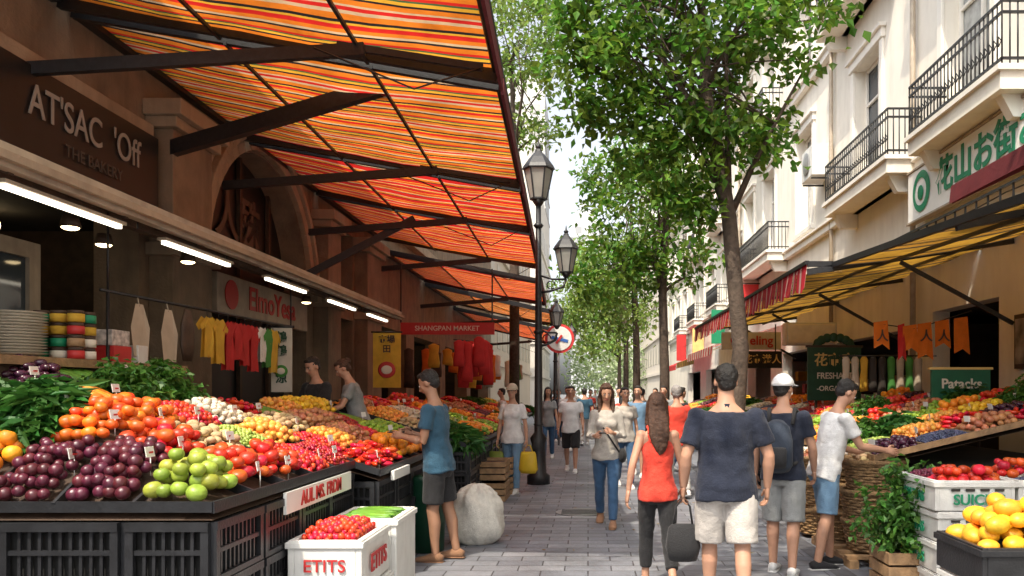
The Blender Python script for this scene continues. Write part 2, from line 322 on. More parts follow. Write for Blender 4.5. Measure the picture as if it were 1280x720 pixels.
for o in ops: 
    a,b,c,d=o
    if c>1: i_.quad((X-.4,a,c),(X-.4,b,c),(X-.4,b,d),(X-.4,a,d),glass); continue
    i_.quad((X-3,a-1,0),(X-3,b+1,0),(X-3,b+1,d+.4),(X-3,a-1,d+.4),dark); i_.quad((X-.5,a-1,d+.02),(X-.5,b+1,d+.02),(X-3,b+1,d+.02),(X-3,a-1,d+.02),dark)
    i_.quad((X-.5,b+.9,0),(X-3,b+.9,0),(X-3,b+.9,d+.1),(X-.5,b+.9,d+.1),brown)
    for k in range(26):
        yy=a+(b-a)*random.random(); zz=random.choice([.6,1.1,1.6,2.1,2.6]); i_.box(X-2.6,X-2.2,yy,yy+.1+.3*random.random(),zz,zz+.15+.2*random.random(),random.choice([redp,wplas,wood,yellowc,mbeige,stoneL,greenp]))
    for zz in (.55,1.05,1.55,2.05,2.55): i_.box(X-2.7,X-2.1,a,b,zz-.03,zz,brown)
    for yy in np.arange(a+.6,b,1.4): i_.ell((X-1.4,yy,d-.15),(.07,.07,.09),lampwarm,None,10,6); i_.tube([(X-1.4,yy,d-.08),(X-1.4,yy,d)],.008,iron,4)
for (a,b,c,d) in ((5.2,5.3,0,3.0),(6.85,7.0,0,3.0),(7.45,7.6,0,3.0),(7.0,7.45,2.85,3.0),(7.0,7.45,1.9,1.97)): i_.box(X-.3,X-.2,a,b,c,d,mbeige)
i_.box(X-.27,X-.24,7.0,7.45,0,2.85,glass)
attach(i_.make('shop_interior'),rt)
rt=root('shop_sign',(-4.9,7,4)); s=MB(); s.box(-4.95,-4.82,4.5,8.98,3.62,4.44,blackb); s.box(-4.96,-4.80,4.5,8.985,3.60,3.64,brown); attach(s.make('board',bevel=.006),rt)
text("AT'SAC  'Off",(-4.80,7.72,4.12),FE,.40,M('sign_letter_grey',(.30,.28,.25),.5),rt,sx=.8,bold=.2); text("THE BAKERY",(-4.80,7.8,3.82),FE,.16,M('sign_letter_dim',(.06,.055,.05),.5),rt,bold=.2)
rt=root('shop_sign',(-4.9,12,3)); s=MB(); s.box(-4.94,-4.84,10.45,13.8,2.64,3.18,mbeige); attach(s.make('board',bevel=.01),rt); text("ElmoYesa",(-4.83,12.3,2.92),FE,.46,redp,rt)
s=MB(); s.tube([(-4.835,10.85,2.92),(-4.825,10.85,2.92)],[.2,.2],redp,24,False); attach(s.make('red_logo'),rt)
text("\u4eba\u6b8a",(-5.36,12.3,4.2),FE,.8,M('dull_letter',(.10,.07,.05),.5),root('window_lettering',(-5.3,12,4)))
rt=root('shop_canopy',(-4.3,10,3.2)); c=MB()
c.hexa([(-4.98,4.6,3.52),(-3.6,4.6,3.02),(-3.6,15.2,3.02),(-4.98,15.2,3.52),(-4.98,4.6,3.58),(-3.6,4.6,3.08),(-3.6,15.2,3.08),(-4.98,15.2,3.58)],mbeige)
c.box(-3.62,-3.54,4.6,15.2,2.97,3.12,mbeige); c.box(-3.53,-3.48,4.6,15.2,3.0,3.05,stoneL); c.beam((-4.1,4.6,3.12),(-4.1,15.2,3.12),.1,.1,brown)
for yy in np.arange(5,15.3,1.25): c.beam((-4.97,yy,3.47),(-3.6,yy,2.98),.05,.05,brown)
for yy in np.arange(4.9,15,.0+1.6): c.tube([(-3.66,yy,2.98),(-3.66,yy,2.92)],.008,iron,4)
attach(c.make('canopy_frame'),rt); c=MB()
for yy in (5.0,6.9,9.1,11.3,13.3): c.box(-3.68,-3.64,yy,yy+1.25,2.875,2.905,lamplit); c.box(-3.70,-3.62,yy-.03,yy+1.28,2.906,2.93,mbeige)
for yy,xx in ((6.8,-4.4),(7.6,-4.6),(8.6,-4.3),(12.5,-4.4)): c.tube([(xx,yy,3.1),(xx,yy,3.0)],[.06,.085],brown,10); c.ell((xx,yy,3.0),(.07,.07,.025),lampwarm)
attach(c.make('strip_lights'),rt)
# ---------------------------------------------------------------- left awnings
W=(.60,.42,.25); OR=(.70,.19,.02); RD=(.58,.022,.018); YL=(.70,.36,.035); BK=(.02,.018,.02); GR=(.05,.12,.05)
aA=stripes('orange_striped_canvas',[(W,.8),(OR,1.5),(BK,.7),(YL,.6),(RD,1.2),(OR,1.2),(W,.7),(BK,.7),(OR,1.5),(RD,.8),(GR,.5),(YL,.9),(BK,.6),(OR,1.2),(W,.5),(RD,1)],.95,transl=.52)
aB=stripes('red_striped_canvas',[(RD,2),(W,.4),(OR,1.0),(BK,.4),(RD,1.6),(YL,.45),(RD,.8),(OR,.8),(W,.35),(BK,.35)],.7,transl=.55)
def xo(y): return -.80-.03*(y-6)
def awning(name,ya,yb,zw,zo,xw,mat,xshift=0,frame=iron,nsag=.06):
    rt=root(name,(xo(ya),ya,zo)); m=MB(); vs=[];n=12;k=14; ph=random.uniform(0,6)
    for i in range(n+1):
        u=i/n
        for j in range(k+1):
            t_=j/k; y=ya+.04+(yb-ya-.08)*t_; x=xw+(xo(y)+xshift-xw)*u; z=zw+(zo-zw)*u-nsag*math.sin(math.pi*u)-.035*math.sin(math.pi*t_*2)**2*math.sin(math.pi*u)+.012*math.sin(u*17+t_*9+ph)*math.sin(math.pi*u)
            vs.append((x,y,z))
    fs=[(i*(k+1)+j,(i+1)*(k+1)+j,(i+1)*(k+1)+j+1,i*(k+1)+j+1) for i in range(n) for j in range(k)]
    m.add(vs,fs,mat,True)
    attach(m.make('canvas'),rt)
    f=MB(); a=(xo(ya)+xshift,ya,zo); b=(xo(yb)+xshift,yb,zo)
    f.tube([a,b],.055,frame,8); f.beam((a[0]+.03,ya,zo-.1),(b[0]+.03,yb,zo-.1),.03,.16,maroon)
    for y in (ya+.05,yb-.05): f.beam((xw,y,zw-.04),(xo(y)+xshift,y,zo-.06),.07,.13,frame)
    f.beam((xw,ya+.1,zw+.0),(xw,yb-.1,zw+.0),.1,.14,frame)
    for t_ in (.36,.7): f.beam((xw+(xo(ya)+xshift-xw)*t_,ya,zw+(zo-zw)*t_-.12),(xw+(xo(yb)+xshift-xw)*t_,yb,zw+(zo-zw)*t_-.12),.03,.03,frame)
    f.beam((xw,yb-.6,zw-.9),(xw+(xo(yb)-xw)*.72,yb-.4,zw+(zo-zw)*.72-.15),.07,.11,frame)
    f.beam((xw+(xo(yb)-xw)*.66,yb-.4,zw+(zo-zw)*.66-.15),(xo(yb)+xshift-.1,yb-.35,zo-.1),.05,.06,frame)
    f.tube([(xo(yb)-.1,yb-.35,zo-.1),(xo(yb)-.6,yb-.9,zo-.5),(xo(yb)-1.4,yb-1.0,zo-.2)],.008,frame,4)
    attach(f.make('frame'),rt)
for i,(ya,yb,mt) in enumerate([(5.3,7.55,aA),(7.65,11.45,aA),(11.55,14.65,aB),(14.75,18.9,aB)]): awning('striped_awning',ya,yb,5.3,4.62,-4.95,mt)
awning('striped_awning',19.1,24,5.0,4.3,-4.9,aB,.05); awning('striped_awning',24.2,29,4.9,4.1,-4.9,aA,.2); awning('striped_awning',29.3,38,4.7,3.9,-4.9,aB,.45)
f=MB(); f.beam((-4.95,9.2,4.35),(-2.15,8.5,4.85),.1,.17,iron); f.beam((-4.95,13.9,3.6),(-3.1,14.3,4.7),.08,.12,iron); f.make('awning_support_arm')
# ---------------------------------------------------------------- right awnings
gold=stripes('gold_striped_canvas',[((.46,.25,.035),2.4),((.06,.04,.02),.5),((.40,.20,.03),1.2),((.07,.05,.03),.9)],.62,1,.42)
rt=root('red_valance_awning',(2.9,10.5,3.3)); m=MB(); n=10
def zo_(y): return 3.27-max(0,11.4-y)*.058
def rz(x,y): return zo_(y)+(x-2.9)/2.7*(3.64-zo_(y))
for (xa,ya_,yb_) in ((3.22,4.6,11.4),(2.9,11.45,21.5)):
    vs=[];k=22
    for i in range(n+1):
        for j in range(k+1):
            x=xa+(5.6-xa)*i/n; y=ya_+(yb_-ya_)*j/k; vs.append((x,y,rz(x,y)-.05*math.sin(math.pi*i/n)+.02*math.sin(j*1.9)))
    m.add(vs,[(i*(k+1)+j,(i+1)*(k+1)+j,(i+1)*(k+1)+j+1,i*(k+1)+j+1) for i in range(n) for j in range(k)],gold,True)
attach(m.make('canvas'),rt)
v=MB(); rw=stripes('red_white_valance',[((.6,.02,.04),2.4),((.7,.45,.4),.8)],.34,1,.4)
nn=66
for i in range(nn):
    ya=10.5+11*i/nn; yb=10.5+11*(i+1)/nn
    za=3.27-.30-.05*abs(math.sin(math.pi*i/3)); zb=3.27-.30-.05*abs(math.sin(math.pi*(i+1)/3))
    v.quad((2.88,ya,3.30),(2.88,yb,3.30),(2.84+.02*math.sin(i),yb,zb),(2.84+.02*math.sin(i),ya,za),rw)
attach(v.make('valance'),rt)
f=MB()
for y in (7.0,10.5,14.2,17.8,21.4):
    x_=2.88 if y>10 else 3.22
    f.beam((5.58,y,rz(5.58,y)-.05),(x_,y,rz(x_,y)-.04),.05,.08,iron); f.beam((5.58,y,2.5),(4.1,y,rz(4.1,y)-.1),.04,.05,iron)
f.beam((2.88,10.5,3.30),(2.88,21.5,3.30),.05,.05,iron); f.beam((3.22,4.6,rz(3.22,4.6)),(3.22,11.4,rz(3.22,11.4)),.05,.07,iron); f.beam((2.88,10.5,3.28),(3.25,10.5,3.28),.05,.07,iron)
for x in (3.8,4.7): f.beam((x,4.6,rz(x,4.6)-.1),(x,11.4,rz(x,11.4)-.1),.035,.035,iron); f.beam((x,11.4,rz(x,11.4)-.1),(x,21.5,rz(x,21.5)-.1),.035,.035,iron)
attach(f.make('frame'),rt)
rt=root('maroon_awning',(3.6,7,3.6)); m=MB()
m.quad((3.64,6.2,3.66),(3.64,8.0,3.66),(5.59,8.0,4.75),(5.59,6.2,4.75),maroon); m.quad((3.63,6.2,3.66),(3.63,8.0,3.66),(3.61,8.0,3.48),(3.61,6.2,3.48),maroon); m.add([(3.64,8,3.64),(5.58,8,4.73),(5.58,8,4.4),(3.64,8,3.48)],[(0,1,2,3)],maroon)
attach(m.make('canvas'),rt); f=MB(); f.beam((3.7,7.95,3.58),(5.58,7.95,4.6),.05,.06,iron); f.beam((3.7,6.2,3.64),(3.7,8,3.64),.04,.04,iron); attach(f.make('frame'),rt)
m=MB(); mm=stripes('white_red_canvas',[((.6,.05,.05),1),((.7,.6,.5),1)],.5,1,.4)
for (ya,yb,x0,z0,mt) in ((22.3,28,3.5,2.9,mm),(30,36,4.0,2.9,gold),(38,45,4.2,2.9,redc)):
    m.quad((x0,ya,z0),(x0,yb,z0),(5.85,yb,z0+.7),(5.85,ya,z0+.7),mt); m.quad((x0-.01,ya,z0),(x0-.01,yb,z0),(x0-.03,yb,z0-.25),(x0-.03,ya,z0-.25),mt)
m.make('shop_awning')
# ---------------------------------------------------------------- right signs
rt=root('shop_sign',(5.45,11,4.9)); s=MB(); s.box(5.36,5.46,8.2,13.4,4.42,5.22,M('sign_panel',(.88,.87,.84),.5,.03)); 
for (a,b) in ((4.38,4.419),(5.221,5.26)): s.box(5.34,5.47,8.16,13.44,a,b,mbeige)
attach(s.make('board',bevel=.008),rt)
s=MB(); 
for k in range(24):
    a0=2*math.pi*k/24; a1=2*math.pi*(k+1)/24; r0,r1=.33,.22
    s.quad((5.35,12.85+r0*math.cos(a0),4.83+r0*math.sin(a0)),(5.35,12.85+r0*math.cos(a1),4.83+r0*math.sin(a1)),(5.35,12.85+.03+r1*math.cos(a1),4.83+r1*math.sin(a1)),(5.35,12.85+.03+r1*math.cos(a0),4.83+r1*math.sin(a0)),greenp)
s.ell((5.345,12.87,4.81),(.012,.11,.12),greenp); attach(s.make('green_logo'),rt)
text("\u82b1\u5c71\u304a\u8857\u304a\u548c",(5.35,10.55,4.84),FW,.56,greenp,rt,sx=1.05,bold=1.3)
rt=root('chalk_menu_sign',(4.3,14,2)); s=MB(); s.box(3.85,4.78,14,14.06,1.45,2.38,dgreen); s.box(3.82,4.81,13.99,14.05,2.381,2.42,brown); s.tube([(4.0,14.03,0),(4.0,14.03,1.45)],.025,brown); s.tube([(4.62,14.03,0),(4.62,14.03,1.45)],.025,brown)
for k in range(9):
    aa=math.pi*k/8; s.ell((4.31+.3*math.cos(aa),14.03,2.40+.16*math.sin(aa)),(.08,.03,.08),dgreen)
attach(s.make('board'),rt); text("\u82b1\u5e02\u5b9d",(4.31,13.975,2.15),FR,.24,goldp,rt); text("FRESHART",(4.31,13.975,1.88),FR,.15,cream,rt,sx=.9); text("-ORGANIC-",(4.31,13.975,1.66),FR,.12,cream,rt)
rt=root('green_shop_sign',(4.7,10,1.5)); s=MB(); s.box(4.3,5.03,10,10.05,1.27,1.88,M('sign_green',(.01,.12,.06),.5)); 
for q in ((4.27,5.06,1.24,1.269),(4.27,5.06,1.881,1.91),): s.box(q[0],q[1],9.99,10.06,q[2],q[3],goldp)
s.tube([(4.45,10.03,0),(4.45,10.03,1.25)],.02,brown); s.tube([(4.9,10.03,0),(4.9,10.03,1.25)],.02,brown)
attach(s.make('board'),rt); text("Patacks",(4.665,9.985,1.7),FR,.17,cream,rt); text("&Co",(4.665,9.985,1.5),FR,.14,cream,rt); text("Fresh",(4.665,9.985,1.35),FR,.09,cream,rt)
rt=root('hanging_shop_sign',(4.3,20,2.5)); s=MB(); s.box(3.85,4.85,20,20.1,2.2,2.62,blackb); s.box(3.4,4.9,20.3,20.4,2.68,3.12,wplas); s.tube([(4.0,20.05,2.6),(4.0,20.05,3.3)],.015,iron); s.tube([(4.7,20.05,2.6),(4.7,20.05,3.3)],.015,iron); attach(s.make('board'),rt); text("\u82b1\u5e02\u6e2f\u4eba",(4.35,19.985,2.41),FR,.24,goldp,rt); text("Co eling",(4.15,20.28,2.9),FR,.32,redp,rt)
s=MB(); s.box(4.2,5.3,17,17.3,2.6,3.08,wplas); s.box(4.25,5.25,16.97,16.999,2.64,3.04,M('lit_panel',(.8,.75,.65),.4)); s.make('light_box_sign',bevel=.02)
for (xx,yy,zz,h_,mt_) in ((5.0,26,3.9,1.2,redp),(5.1,33,3.6,1.4,greenp),(5.1,39,3.5,1.2,goldp),(5.1,46,3.4,1.5,redp)):
    s=MB(); s.box(xx,xx+.55,yy,yy+.1,zz,zz+h_,mt_); s.beam((xx,yy+.05,zz+h_+.03),(xx+.7,yy+.05,zz+h_+.03),.03,.03,iron); s.make('projecting_sign',bevel=.01)
s=MB(); s.box(5.54,5.59,9.0,10.4,1.9,2.6,brown); s.box(5.52,5.539,9.06,10.34,1.96,2.54,M('painting',(.22,.2,.18),.5,.9,4)); s.make('framed_picture')
rt=root('orange_bunting',(4.5,11,2.5)); s=MB(); s.tube([(3.9,11,2.55),(4.5,11,2.47),(5.3,11.05,2.72)],.008,iron,4)
for k,(xx,cc) in enumerate(((4.02,orangec),(4.3,redc),(4.42,orangec),(4.62,orangec),(4.86,orangec),(5.12,orangec))):
    z=2.5+.25*abs(xx-4.4)*.6; h=.38+.12*(k%2); wd=.2 if cc!=redc else .1
    s.add([(xx-wd/2,10.98,z),(xx+wd/2,11.0,z+.03),(xx+wd/2+.01,10.95,z-h),(xx,10.93,z-h+.08),(xx-wd/2,10.97,z-h+.02)],[(0,1,2,3,4)],cc)
attach(s.make('flags'),rt)
for xx in (4.02,4.62,4.86): text("\u4eba",(xx,10.92,2.36),FR,.17,brown,rt)
def garment(m,x,y,z,h,mt,w_=.13):
    m.loft([(x,y,z),(x,y,z-.05),(x,y,z-h*.4),(x+random.uniform(-.02,.02),y,z-h*.8),(x,y,z-h)],[(.03,.015),(w_*.9,.035),(w_*.75,.045),(w_,.05),(w_*.9,.03)],(1,0,0),mt,10)
s=MB()
for k in range(9):
    xx=4.0+.14*k; garment(s,xx,12.4,2.15,.5+.25*random.random(),random.choice([redc,brown,greenc,beigec,yellowc,dark]),.07)
s.tube([(3.9,12.4,2.16),(5.4,12.4,2.16)],.012,iron); s.make('hanging_goods')
s=MB()
for k in range(30): s.beam((5.0,8.2+k*.3,3.78),(5.0,8.2+k*.3,4.06),.02,.02,iron)
s.beam((5.0,8.1,4.07),(5.0,17.2,4.07),.04,.03,iron); s.beam((5.0,8.1,3.78),(5.0,17.2,3.78),.04,.03,iron)
for k in range(5): s.beam((5.0,8.6+k*2,3.78),(5.6,8.6+k*2,3.78),.04,.04,iron)
s.make('iron_railing')
# ---------------------------------------------------------------- trees
def leaves(centers,npc,sig,L,Wd):
    c=np.repeat(np.array(centers),npc,axis=0); n=len(c)
    p=c+rng.normal(size=(n,3))*np.array(sig)
    th=rng.uniform(0,2*np.pi,n); el=rng.uniform(-1.2,.35,n)
    d=np.stack([np.cos(th)*np.cos(el),np.sin(th)*np.cos(el),np.sin(el)],1)
    r=rng.normal(size=(n,3))*.45+np.array([0,0,1]); s=np.cross(d,r); s/=np.linalg.norm(s,axis=1,keepdims=True)+1e-6
    up=np.cross(s,d); l=(L*rng.uniform(.6,1.25,n))[:,None]; w_=(Wd*rng.uniform(.7,1.2,n))[:,None]
    v0=p; v1=p+d*l*.45+s*w_*.5+up*w_*.18; v2=p+d*l-up*l*.12; v3=p+d*l*.45-s*w_*.5+up*w_*.18
    Vt=np.stack([v0,v1,v2,v3],1).reshape(-1,3); b=np.arange(n)[:,None]*4
    F=np.concatenate([b+np.array([[0,1,2]]),b+np.array([[0,2,3]])],0)
    return Vt,F
bark=M('bark',(.075,.053,.038),.9,.35,14,.8,35)
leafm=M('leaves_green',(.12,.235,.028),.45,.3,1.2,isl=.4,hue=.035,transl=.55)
leafl=M('leaves_light_green',(.22,.33,.07),.5,.25,1.5,isl=.4,hue=.03,transl=.5)
def tree(name,trunk,rads,blobs,npc,sig,L,Wd,mat,limbs=10):
    rt=root(name,trunk[0]); t=MB(); t.tube(trunk,rads,bark,12); cs=[]
    for (c,r,n) in blobs:
        for i in range(n):
            while True:
                q=rng.uniform(-1,1,3)
                if .35<np.linalg.norm(q)<1: break
            cs.append(tuple(np.array(c)+q*np.array(r)))
    for k in range(limbs):
        e=V(*cs[int(rng.integers(len(cs)))]); j=random.randint(max(1,len(trunk)//2),len(trunk)-1); s0=V(*trunk[j]); rr=rads[j]*.5
        mid=s0.lerp(e,.5)+V(random.uniform(-.2,.2),random.uniform(-.2,.2),.15+.1*random.random()); t.tube([s0,s0.lerp(mid,.5)+V(0,0,.05),mid,e],[rr,rr*.75,rr*.5,rr*.2],bark,6)
        for _ in range(5):
            e2=V(*cs[int(rng.integers(len(cs)))])
            if (e2-mid).length<2: t.tube([mid,mid.lerp(e2,.5)+V(0,0,.06),e2],[rr*.4,rr*.25,rr*.1],bark,5)
    attach(t.make('trunk_and_limbs'),rt)
    Vt,F=leaves(cs,npc,sig,L,Wd); npmesh('leaves',Vt,F,mat,False,rt)
tree('added_shade_tree',[(2.0,11,0),(2.03,11,1.2),(2.1,11,2.2),(2.02,11,3.1),(1.95,11.05,4.0),(1.78,11,4.9),(1.62,11,5.7),(1.6,11,6.6),(1.4,11,8)],[.15,.125,.115,.11,.105,.1,.09,.07,.03],
  [((1.1,11.2,6.4),(1.4,1.3,1.15),58),((.25,11,5.9),(.8,.8,.6),20),((-.1,11,6.6),(.45,.5,.5),9),((2.0,11,5.2),(.8,.8,.55),22),((1.3,10.8,4.3),(.45,.6,.5),12),((2.6,10.8,6.6),(.9,.8,.7),24),((3.0,10.8,7.7),(.8,.8,.7),18),((.9,11,8),(1.6,1.5,.9),44),((.9,11.3,5.0),(.6,.7,.5),12)],
  42,(.16,.16,.13),.155,.105,leafm,20)
tree('added_shade_tree',[(1.85,19.5,0),(1.87,19.5,2),(1.82,19.5,4),(1.9,19.5,6),(1.7,19.5,8)],[.14,.12,.1,.08,.04],
  [((1.2,19.5,6.4),(1.4,1.4,1.8),54),((.5,19.5,4.7),(1.0,1.1,.9),26),((2.1,19.5,5),(.9,1.1,1.0),22)],36,(.23,.23,.19),.19,.12,leafm,12)
tree('added_shade_tree',[(1.7,28,0),(1.7,28,3),(1.6,28,6),(1.5,28,8)],[.15,.12,.1,.05],
  [((1.0,28,5.6),(1.7,1.8,1.9),58),((.1,28,4.8),(1.1,1.2,1.0),26),((1.9,28,9),(1.7,1.8,1.7),40)],30,(.3,.3,.26),.22,.14,leafl,12)
tree('added_shade_tree',[(1.9,40,0),(1.9,40,4),(1.8,40,8)],[.16,.12,.05],[((.8,40,6.2),(2.6,2.4,3.0),84)],30,(.4,.4,.35),.28,.17,leafl,8)
tree('added_shade_tree',[(2.2,56,0),(2.2,56,4),(2.2,56,8)],[.16,.12,.05],[((1.4,56,7.0),(3,2.6,3.6),74)],30,(.5,.5,.4),.34,.22,leafl,8)
tree('added_shade_tree',[(-2.3,25,0),(-2.3,25,5),(-2.3,25,9),(-2.4,25,12)],[.17,.15,.1,.05],[((-2.2,25,12.8),(1.6,1.8,2.2),90),((-1.7,25,9.9),(.7,.8,.5),12)],34,(.26,.26,.22),.2,.12,leafl,12)
tree('added_shade_tree',[(2.2,3.3,0),(2.25,3.3,2),(2.2,3.3,4),(1.8,3.3,5.6),(1.3,3.5,6.8)],[.15,.13,.11,.09,.05],[((.3,3.9,7.4),(2.1,1.9,1.1),80),((1.6,3.0,7.6),(1.5,1.5,1.1),40)],34,(.22,.22,.18),.16,.1,leafm,12)  # off-frame tree, added to throw dappled shade on the foreground street
cs=[(random.uniform(-2,7),random.uniform(84,110),random.uniform(2,7)) for _ in range(90)]
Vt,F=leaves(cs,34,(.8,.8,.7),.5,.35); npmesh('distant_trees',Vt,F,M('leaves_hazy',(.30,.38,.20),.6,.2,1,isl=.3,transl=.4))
Lf=[(random.uniform(-1.2,2.3),random.uniform(5,16),.012) for _ in range(90)]
Vt,F=leaves(Lf,1,(.3,.3,0),.07,.045); Vt[:,2]=.012+np.abs(Vt[:,2]-.012)*.12; npmesh('fallen_leaves',Vt,F,M('dry_leaf',(.22,.17,.05),.8,isl=.4,hue=.05))
# ---------------------------------------------------------------- lamps
lglass=M('lantern_glass',(.55,.55,.5),.15,.1,transl=.5)
def lantern(m,x,y,z,s=1.0):
    def ring(r,zz,n=6): return [(x+r*s*math.cos(2*math.pi*k/n),y+r*s*math.sin(2*math.pi*k/n),z+zz*s) for k in range(n)]
    m.tube([(x,y,z-.12*s),(x,y,z)],[.04*s,.12*s],iron,8)
    a=ring(.13,0);b=ring(.23,.48)
    for k in range(6):
        m.quad(a[k],a[(k+1)%6],b[(k+1)%6],b[k],lglass); m.beam(a[k],b[k],.025*s,.025*s,iron); m.beam(b[k],b[(k+1)%6],.035*s,.035*s,iron); m.beam(a[k],a[(k+1)%6],.025*s,.025*s,iron)
    m.loft([(x,y,z+.48*s),(x,y,z+.54*s),(x,y,z+.66*s),(x,y,z+.76*s),(x,y,z+.8*s)],[.27*s,.24*s,.15*s,.06*s,.05*s],(1,0,0),iron,6,False)
    m.tube([(x,y,z+.8*s),(x,y,z+.84*s),(x,y,z+.88*s),(x,y,z+.97*s)],[.03*s,.055*s,.02*s,.005*s],iron,8)
    m.tube([(x,y,z+.05*s),(x,y,z+.3*s)],[.04*s,.05*s],cream,8)
def lamp_post(x,y,H,arm,s=1):
    m=MB(); m.tube([(x,y,0),(x,y,.15),(x,y,.2),(x,y,.7),(x,y,.8),(x,y,.9),(x,y,3),(x,y,H-1.1)],[.2,.2,.14,.12,.15,.075,.06,.045],iron,12)
    for zz in (1.0,2.6,H-1.5): m.tube([(x,y,zz),(x,y,zz+.04),(x,y,zz+.08)],[.06,.09,.06],iron,12)
    lantern(m,x,y,H-1.0,s)
    for (xa,za,ss) in arm:
        m.tube([(x,y,za-.35),(x+(xa-x)*.4,y,za-.33),(x+(xa-x)*.9,y,za-.25),(xa,y,za-.12)],.022,iron,6); m.tube([(x,y,za-.05),(x+(xa-x)*.5,y,za-.12),(xa,y,za-.12)],.018,iron,6)
        cx=x+(xa-x)*.45; m.tube([(cx+.07*math.cos(q),y,za-.22+.07*math.sin(q)) for q in np.linspace(0,5.5,10)],.012,iron,5)
        lantern(m,xa,y,za,ss)
    m.make('street_lamp')
lamp_post(-.86,13.9,5.95,[(-.38,3.68,.84),(-.54,2.75,.5)],1.08)
lamp_post(-1.1,27,4.9,[(-.55,3.3,.7)],.9)
rt=root('round_traffic_sign',(-.88,24,3.2)); m=MB()
m.tube([(-.88,24,0),(-.88,24,3.6)],.03,steel,8); 
for (r0,yy,mt) in ((.44,23.93,redp),(.36,23.915,wplas)): m.tube([(-.85,yy+.02,3.2),(-.85,yy,3.2)],[r0,r0],mt,32,False)
bl=M('blue_paint',(.03,.12,.4),.5); m.beam((-1.09,23.9,3.24),(-.6,23.9,3.12),.01,.09,bl); m.beam((-.95,23.89,3.05),(-.78,23.89,3.3),.01,.07,redp)
attach(m.make('disc_and_post'),rt)
# ---------------------------------------------------------------- produce
def ico(sub):
    bm=bmesh.new(); bmesh.ops.create_icosphere(bm,subdivisions=sub,radius=1); v=np.array([x.co[:] for x in bm.verts]); f=np.array([[q.index for q in x.verts] for x in bm.faces]); bm.free(); return v,f
ICO={1:ico(1),2:ico(2),3:ico(3)}
FM={}
def fm(n,c,rough=.42,isl=.25,hue=.018,var=.18,coat=.06): FM[n]=M(n+'_skin',c,rough,var,18,.15,60,isl=isl,hue=hue,coat=coat)
fm('tomatoes',(.58,.04,.012)); fm('orange_tomatoes',(.68,.12,.012)); fm('green_tomatoes',(.27,.33,.04),hue=.03); fm('plums',(.085,.012,.025),.35); fm('oranges',(.78,.25,.015),.5)
fm('strawberries',(.58,.02,.015),.4); fm('potatoes',(.48,.34,.18),.7,coat=0); fm('limes',(.22,.36,.03)); fm('aubergines',(.05,.012,.03),.25); fm('carrots',(.78,.23,.015),.5); fm('lemons',(.78,.50,.03)); fm('mangoes',(.80,.42,.025),.45)
fm('green_beans',(.12,.28,.03)); fm('grapes',(.16,.02,.05)); fm('green_grapes',(.33,.42,.08)); fm('garlic',(.64,.57,.45),.6,coat=0); fm('cherries',(.36,.01,.015),.3); fm('blueberries',(.05,.06,.12),.5); fm('red_peppers',(.58,.018,.01),.25); fm('onions',(.45,.18,.08)); fm('apricots',(.80,.34,.06))
FM['leafy_greens']=M('leafy_green',(.045,.15,.025),.5,.25,5,isl=.35,hue=.02,transl=.3); FM['herbs']=M('herb_green',(.07,.19,.025),.5,.25,5,isl=.4,hue=.02,transl=.3)
FK=dict(tomatoes=(.043,(1,1,.85)),orange_tomatoes=(.038,(1,1,.9)),green_tomatoes=(.046,(1,1,.9)),plums=(.033,(1,1,1)),oranges=(.043,(1,1,1)),strawberries=(.02,(1,1,1.2)),potatoes=(.03,(1.3,1,.9)),limes=(.028,(1.2,1,1)),aubergines=(.026,(1.6,1,1)),
 lemons=(.032,(1.3,1,1)),mangoes=(.055,(1.35,1,.9)),grapes=(.014,(1,1,1)),green_grapes=(.015,(1,1,1)),garlic=(.027,(1,1,.85)),cherries=(.015,(1,1,1)),blueberries=(.011,(1,1,1)),red_peppers=(.03,(2,.8,.8)),onions=(.034,(1,1,.9)),apricots=(.028,(1,1,1)),carrots=(.02,(6,1,1)),green_beans=(.014,(12,1,1)))
def pile(store,kind,x0,x1,y0,y1,zf,mound=.05):
    if kind in('leafy_greens','herbs'):
        cs=[]; n=70 if kind=='herbs' else 60
        for _ in range(n):
            x=random.uniform(x0,x1);y=random.uniform(y0,y1); u=(2*(x-x0)/(x1-x0)-1);v=(2*(y-y0)/(y1-y0)-1); q=max(0,1-u*u*.6-v*v*.6); cs.append((x,y,zf(x,y)+random.random()*(.26 if kind=='herbs' else .16)*q+.03))
        store.setdefault(kind,[]).append(cs); return
    r,sc=FK[kind]; P=store.setdefault(kind,[])
    for layer in range(2):
        sp=r*1.85; ssx=sp*(sc[0] if sc[0]<3 else 1); ins=r*(1+layer*.8)
        if sc[0]>=3:
            n=int((y1-y0)/(r*1.7))
            for k in range(n*2):
                yy=y0+(y1-y0)*random.random(); xx=(x0+x1)/2+random.uniform(-.04,.04); P.append((xx,yy,zf(xx,yy)+r+layer*r*1.6,r*random.uniform(.8,1.15),random.uniform(-.12,.12),1)); 
            continue
        nx=max(1,int((x1-x0-2*ins)/ssx)+1); ny=max(1,int((y1-y0-2*ins)/sp)+1)
        for i in range(nx):
            for j in range(ny):
                if layer and random.random()<.22: continue
                x=x0+ins+(x1-x0-2*ins)*(i+.5*(j%2)*.6)/max(1,nx-.4)+random.gauss(0,r*.24); y=y0+ins+(y1-y0-2*ins)*j/max(1,ny-1)+random.gauss(0,r*.24)
                u=(2*(x-x0)/(x1-x0)-1);v=(2*(y-y0)/(y1-y0)-1); q=max(0,1-abs(u)**3)*max(0,1-abs(v)**3)
                P.append((x,y,zf(x,y)+r+mound*q+layer*r*1.35+random.gauss(0,r*.15),r*random.uniform(.82,1.14),random.uniform(0,6.28),2))
slope_sign=[0.0]
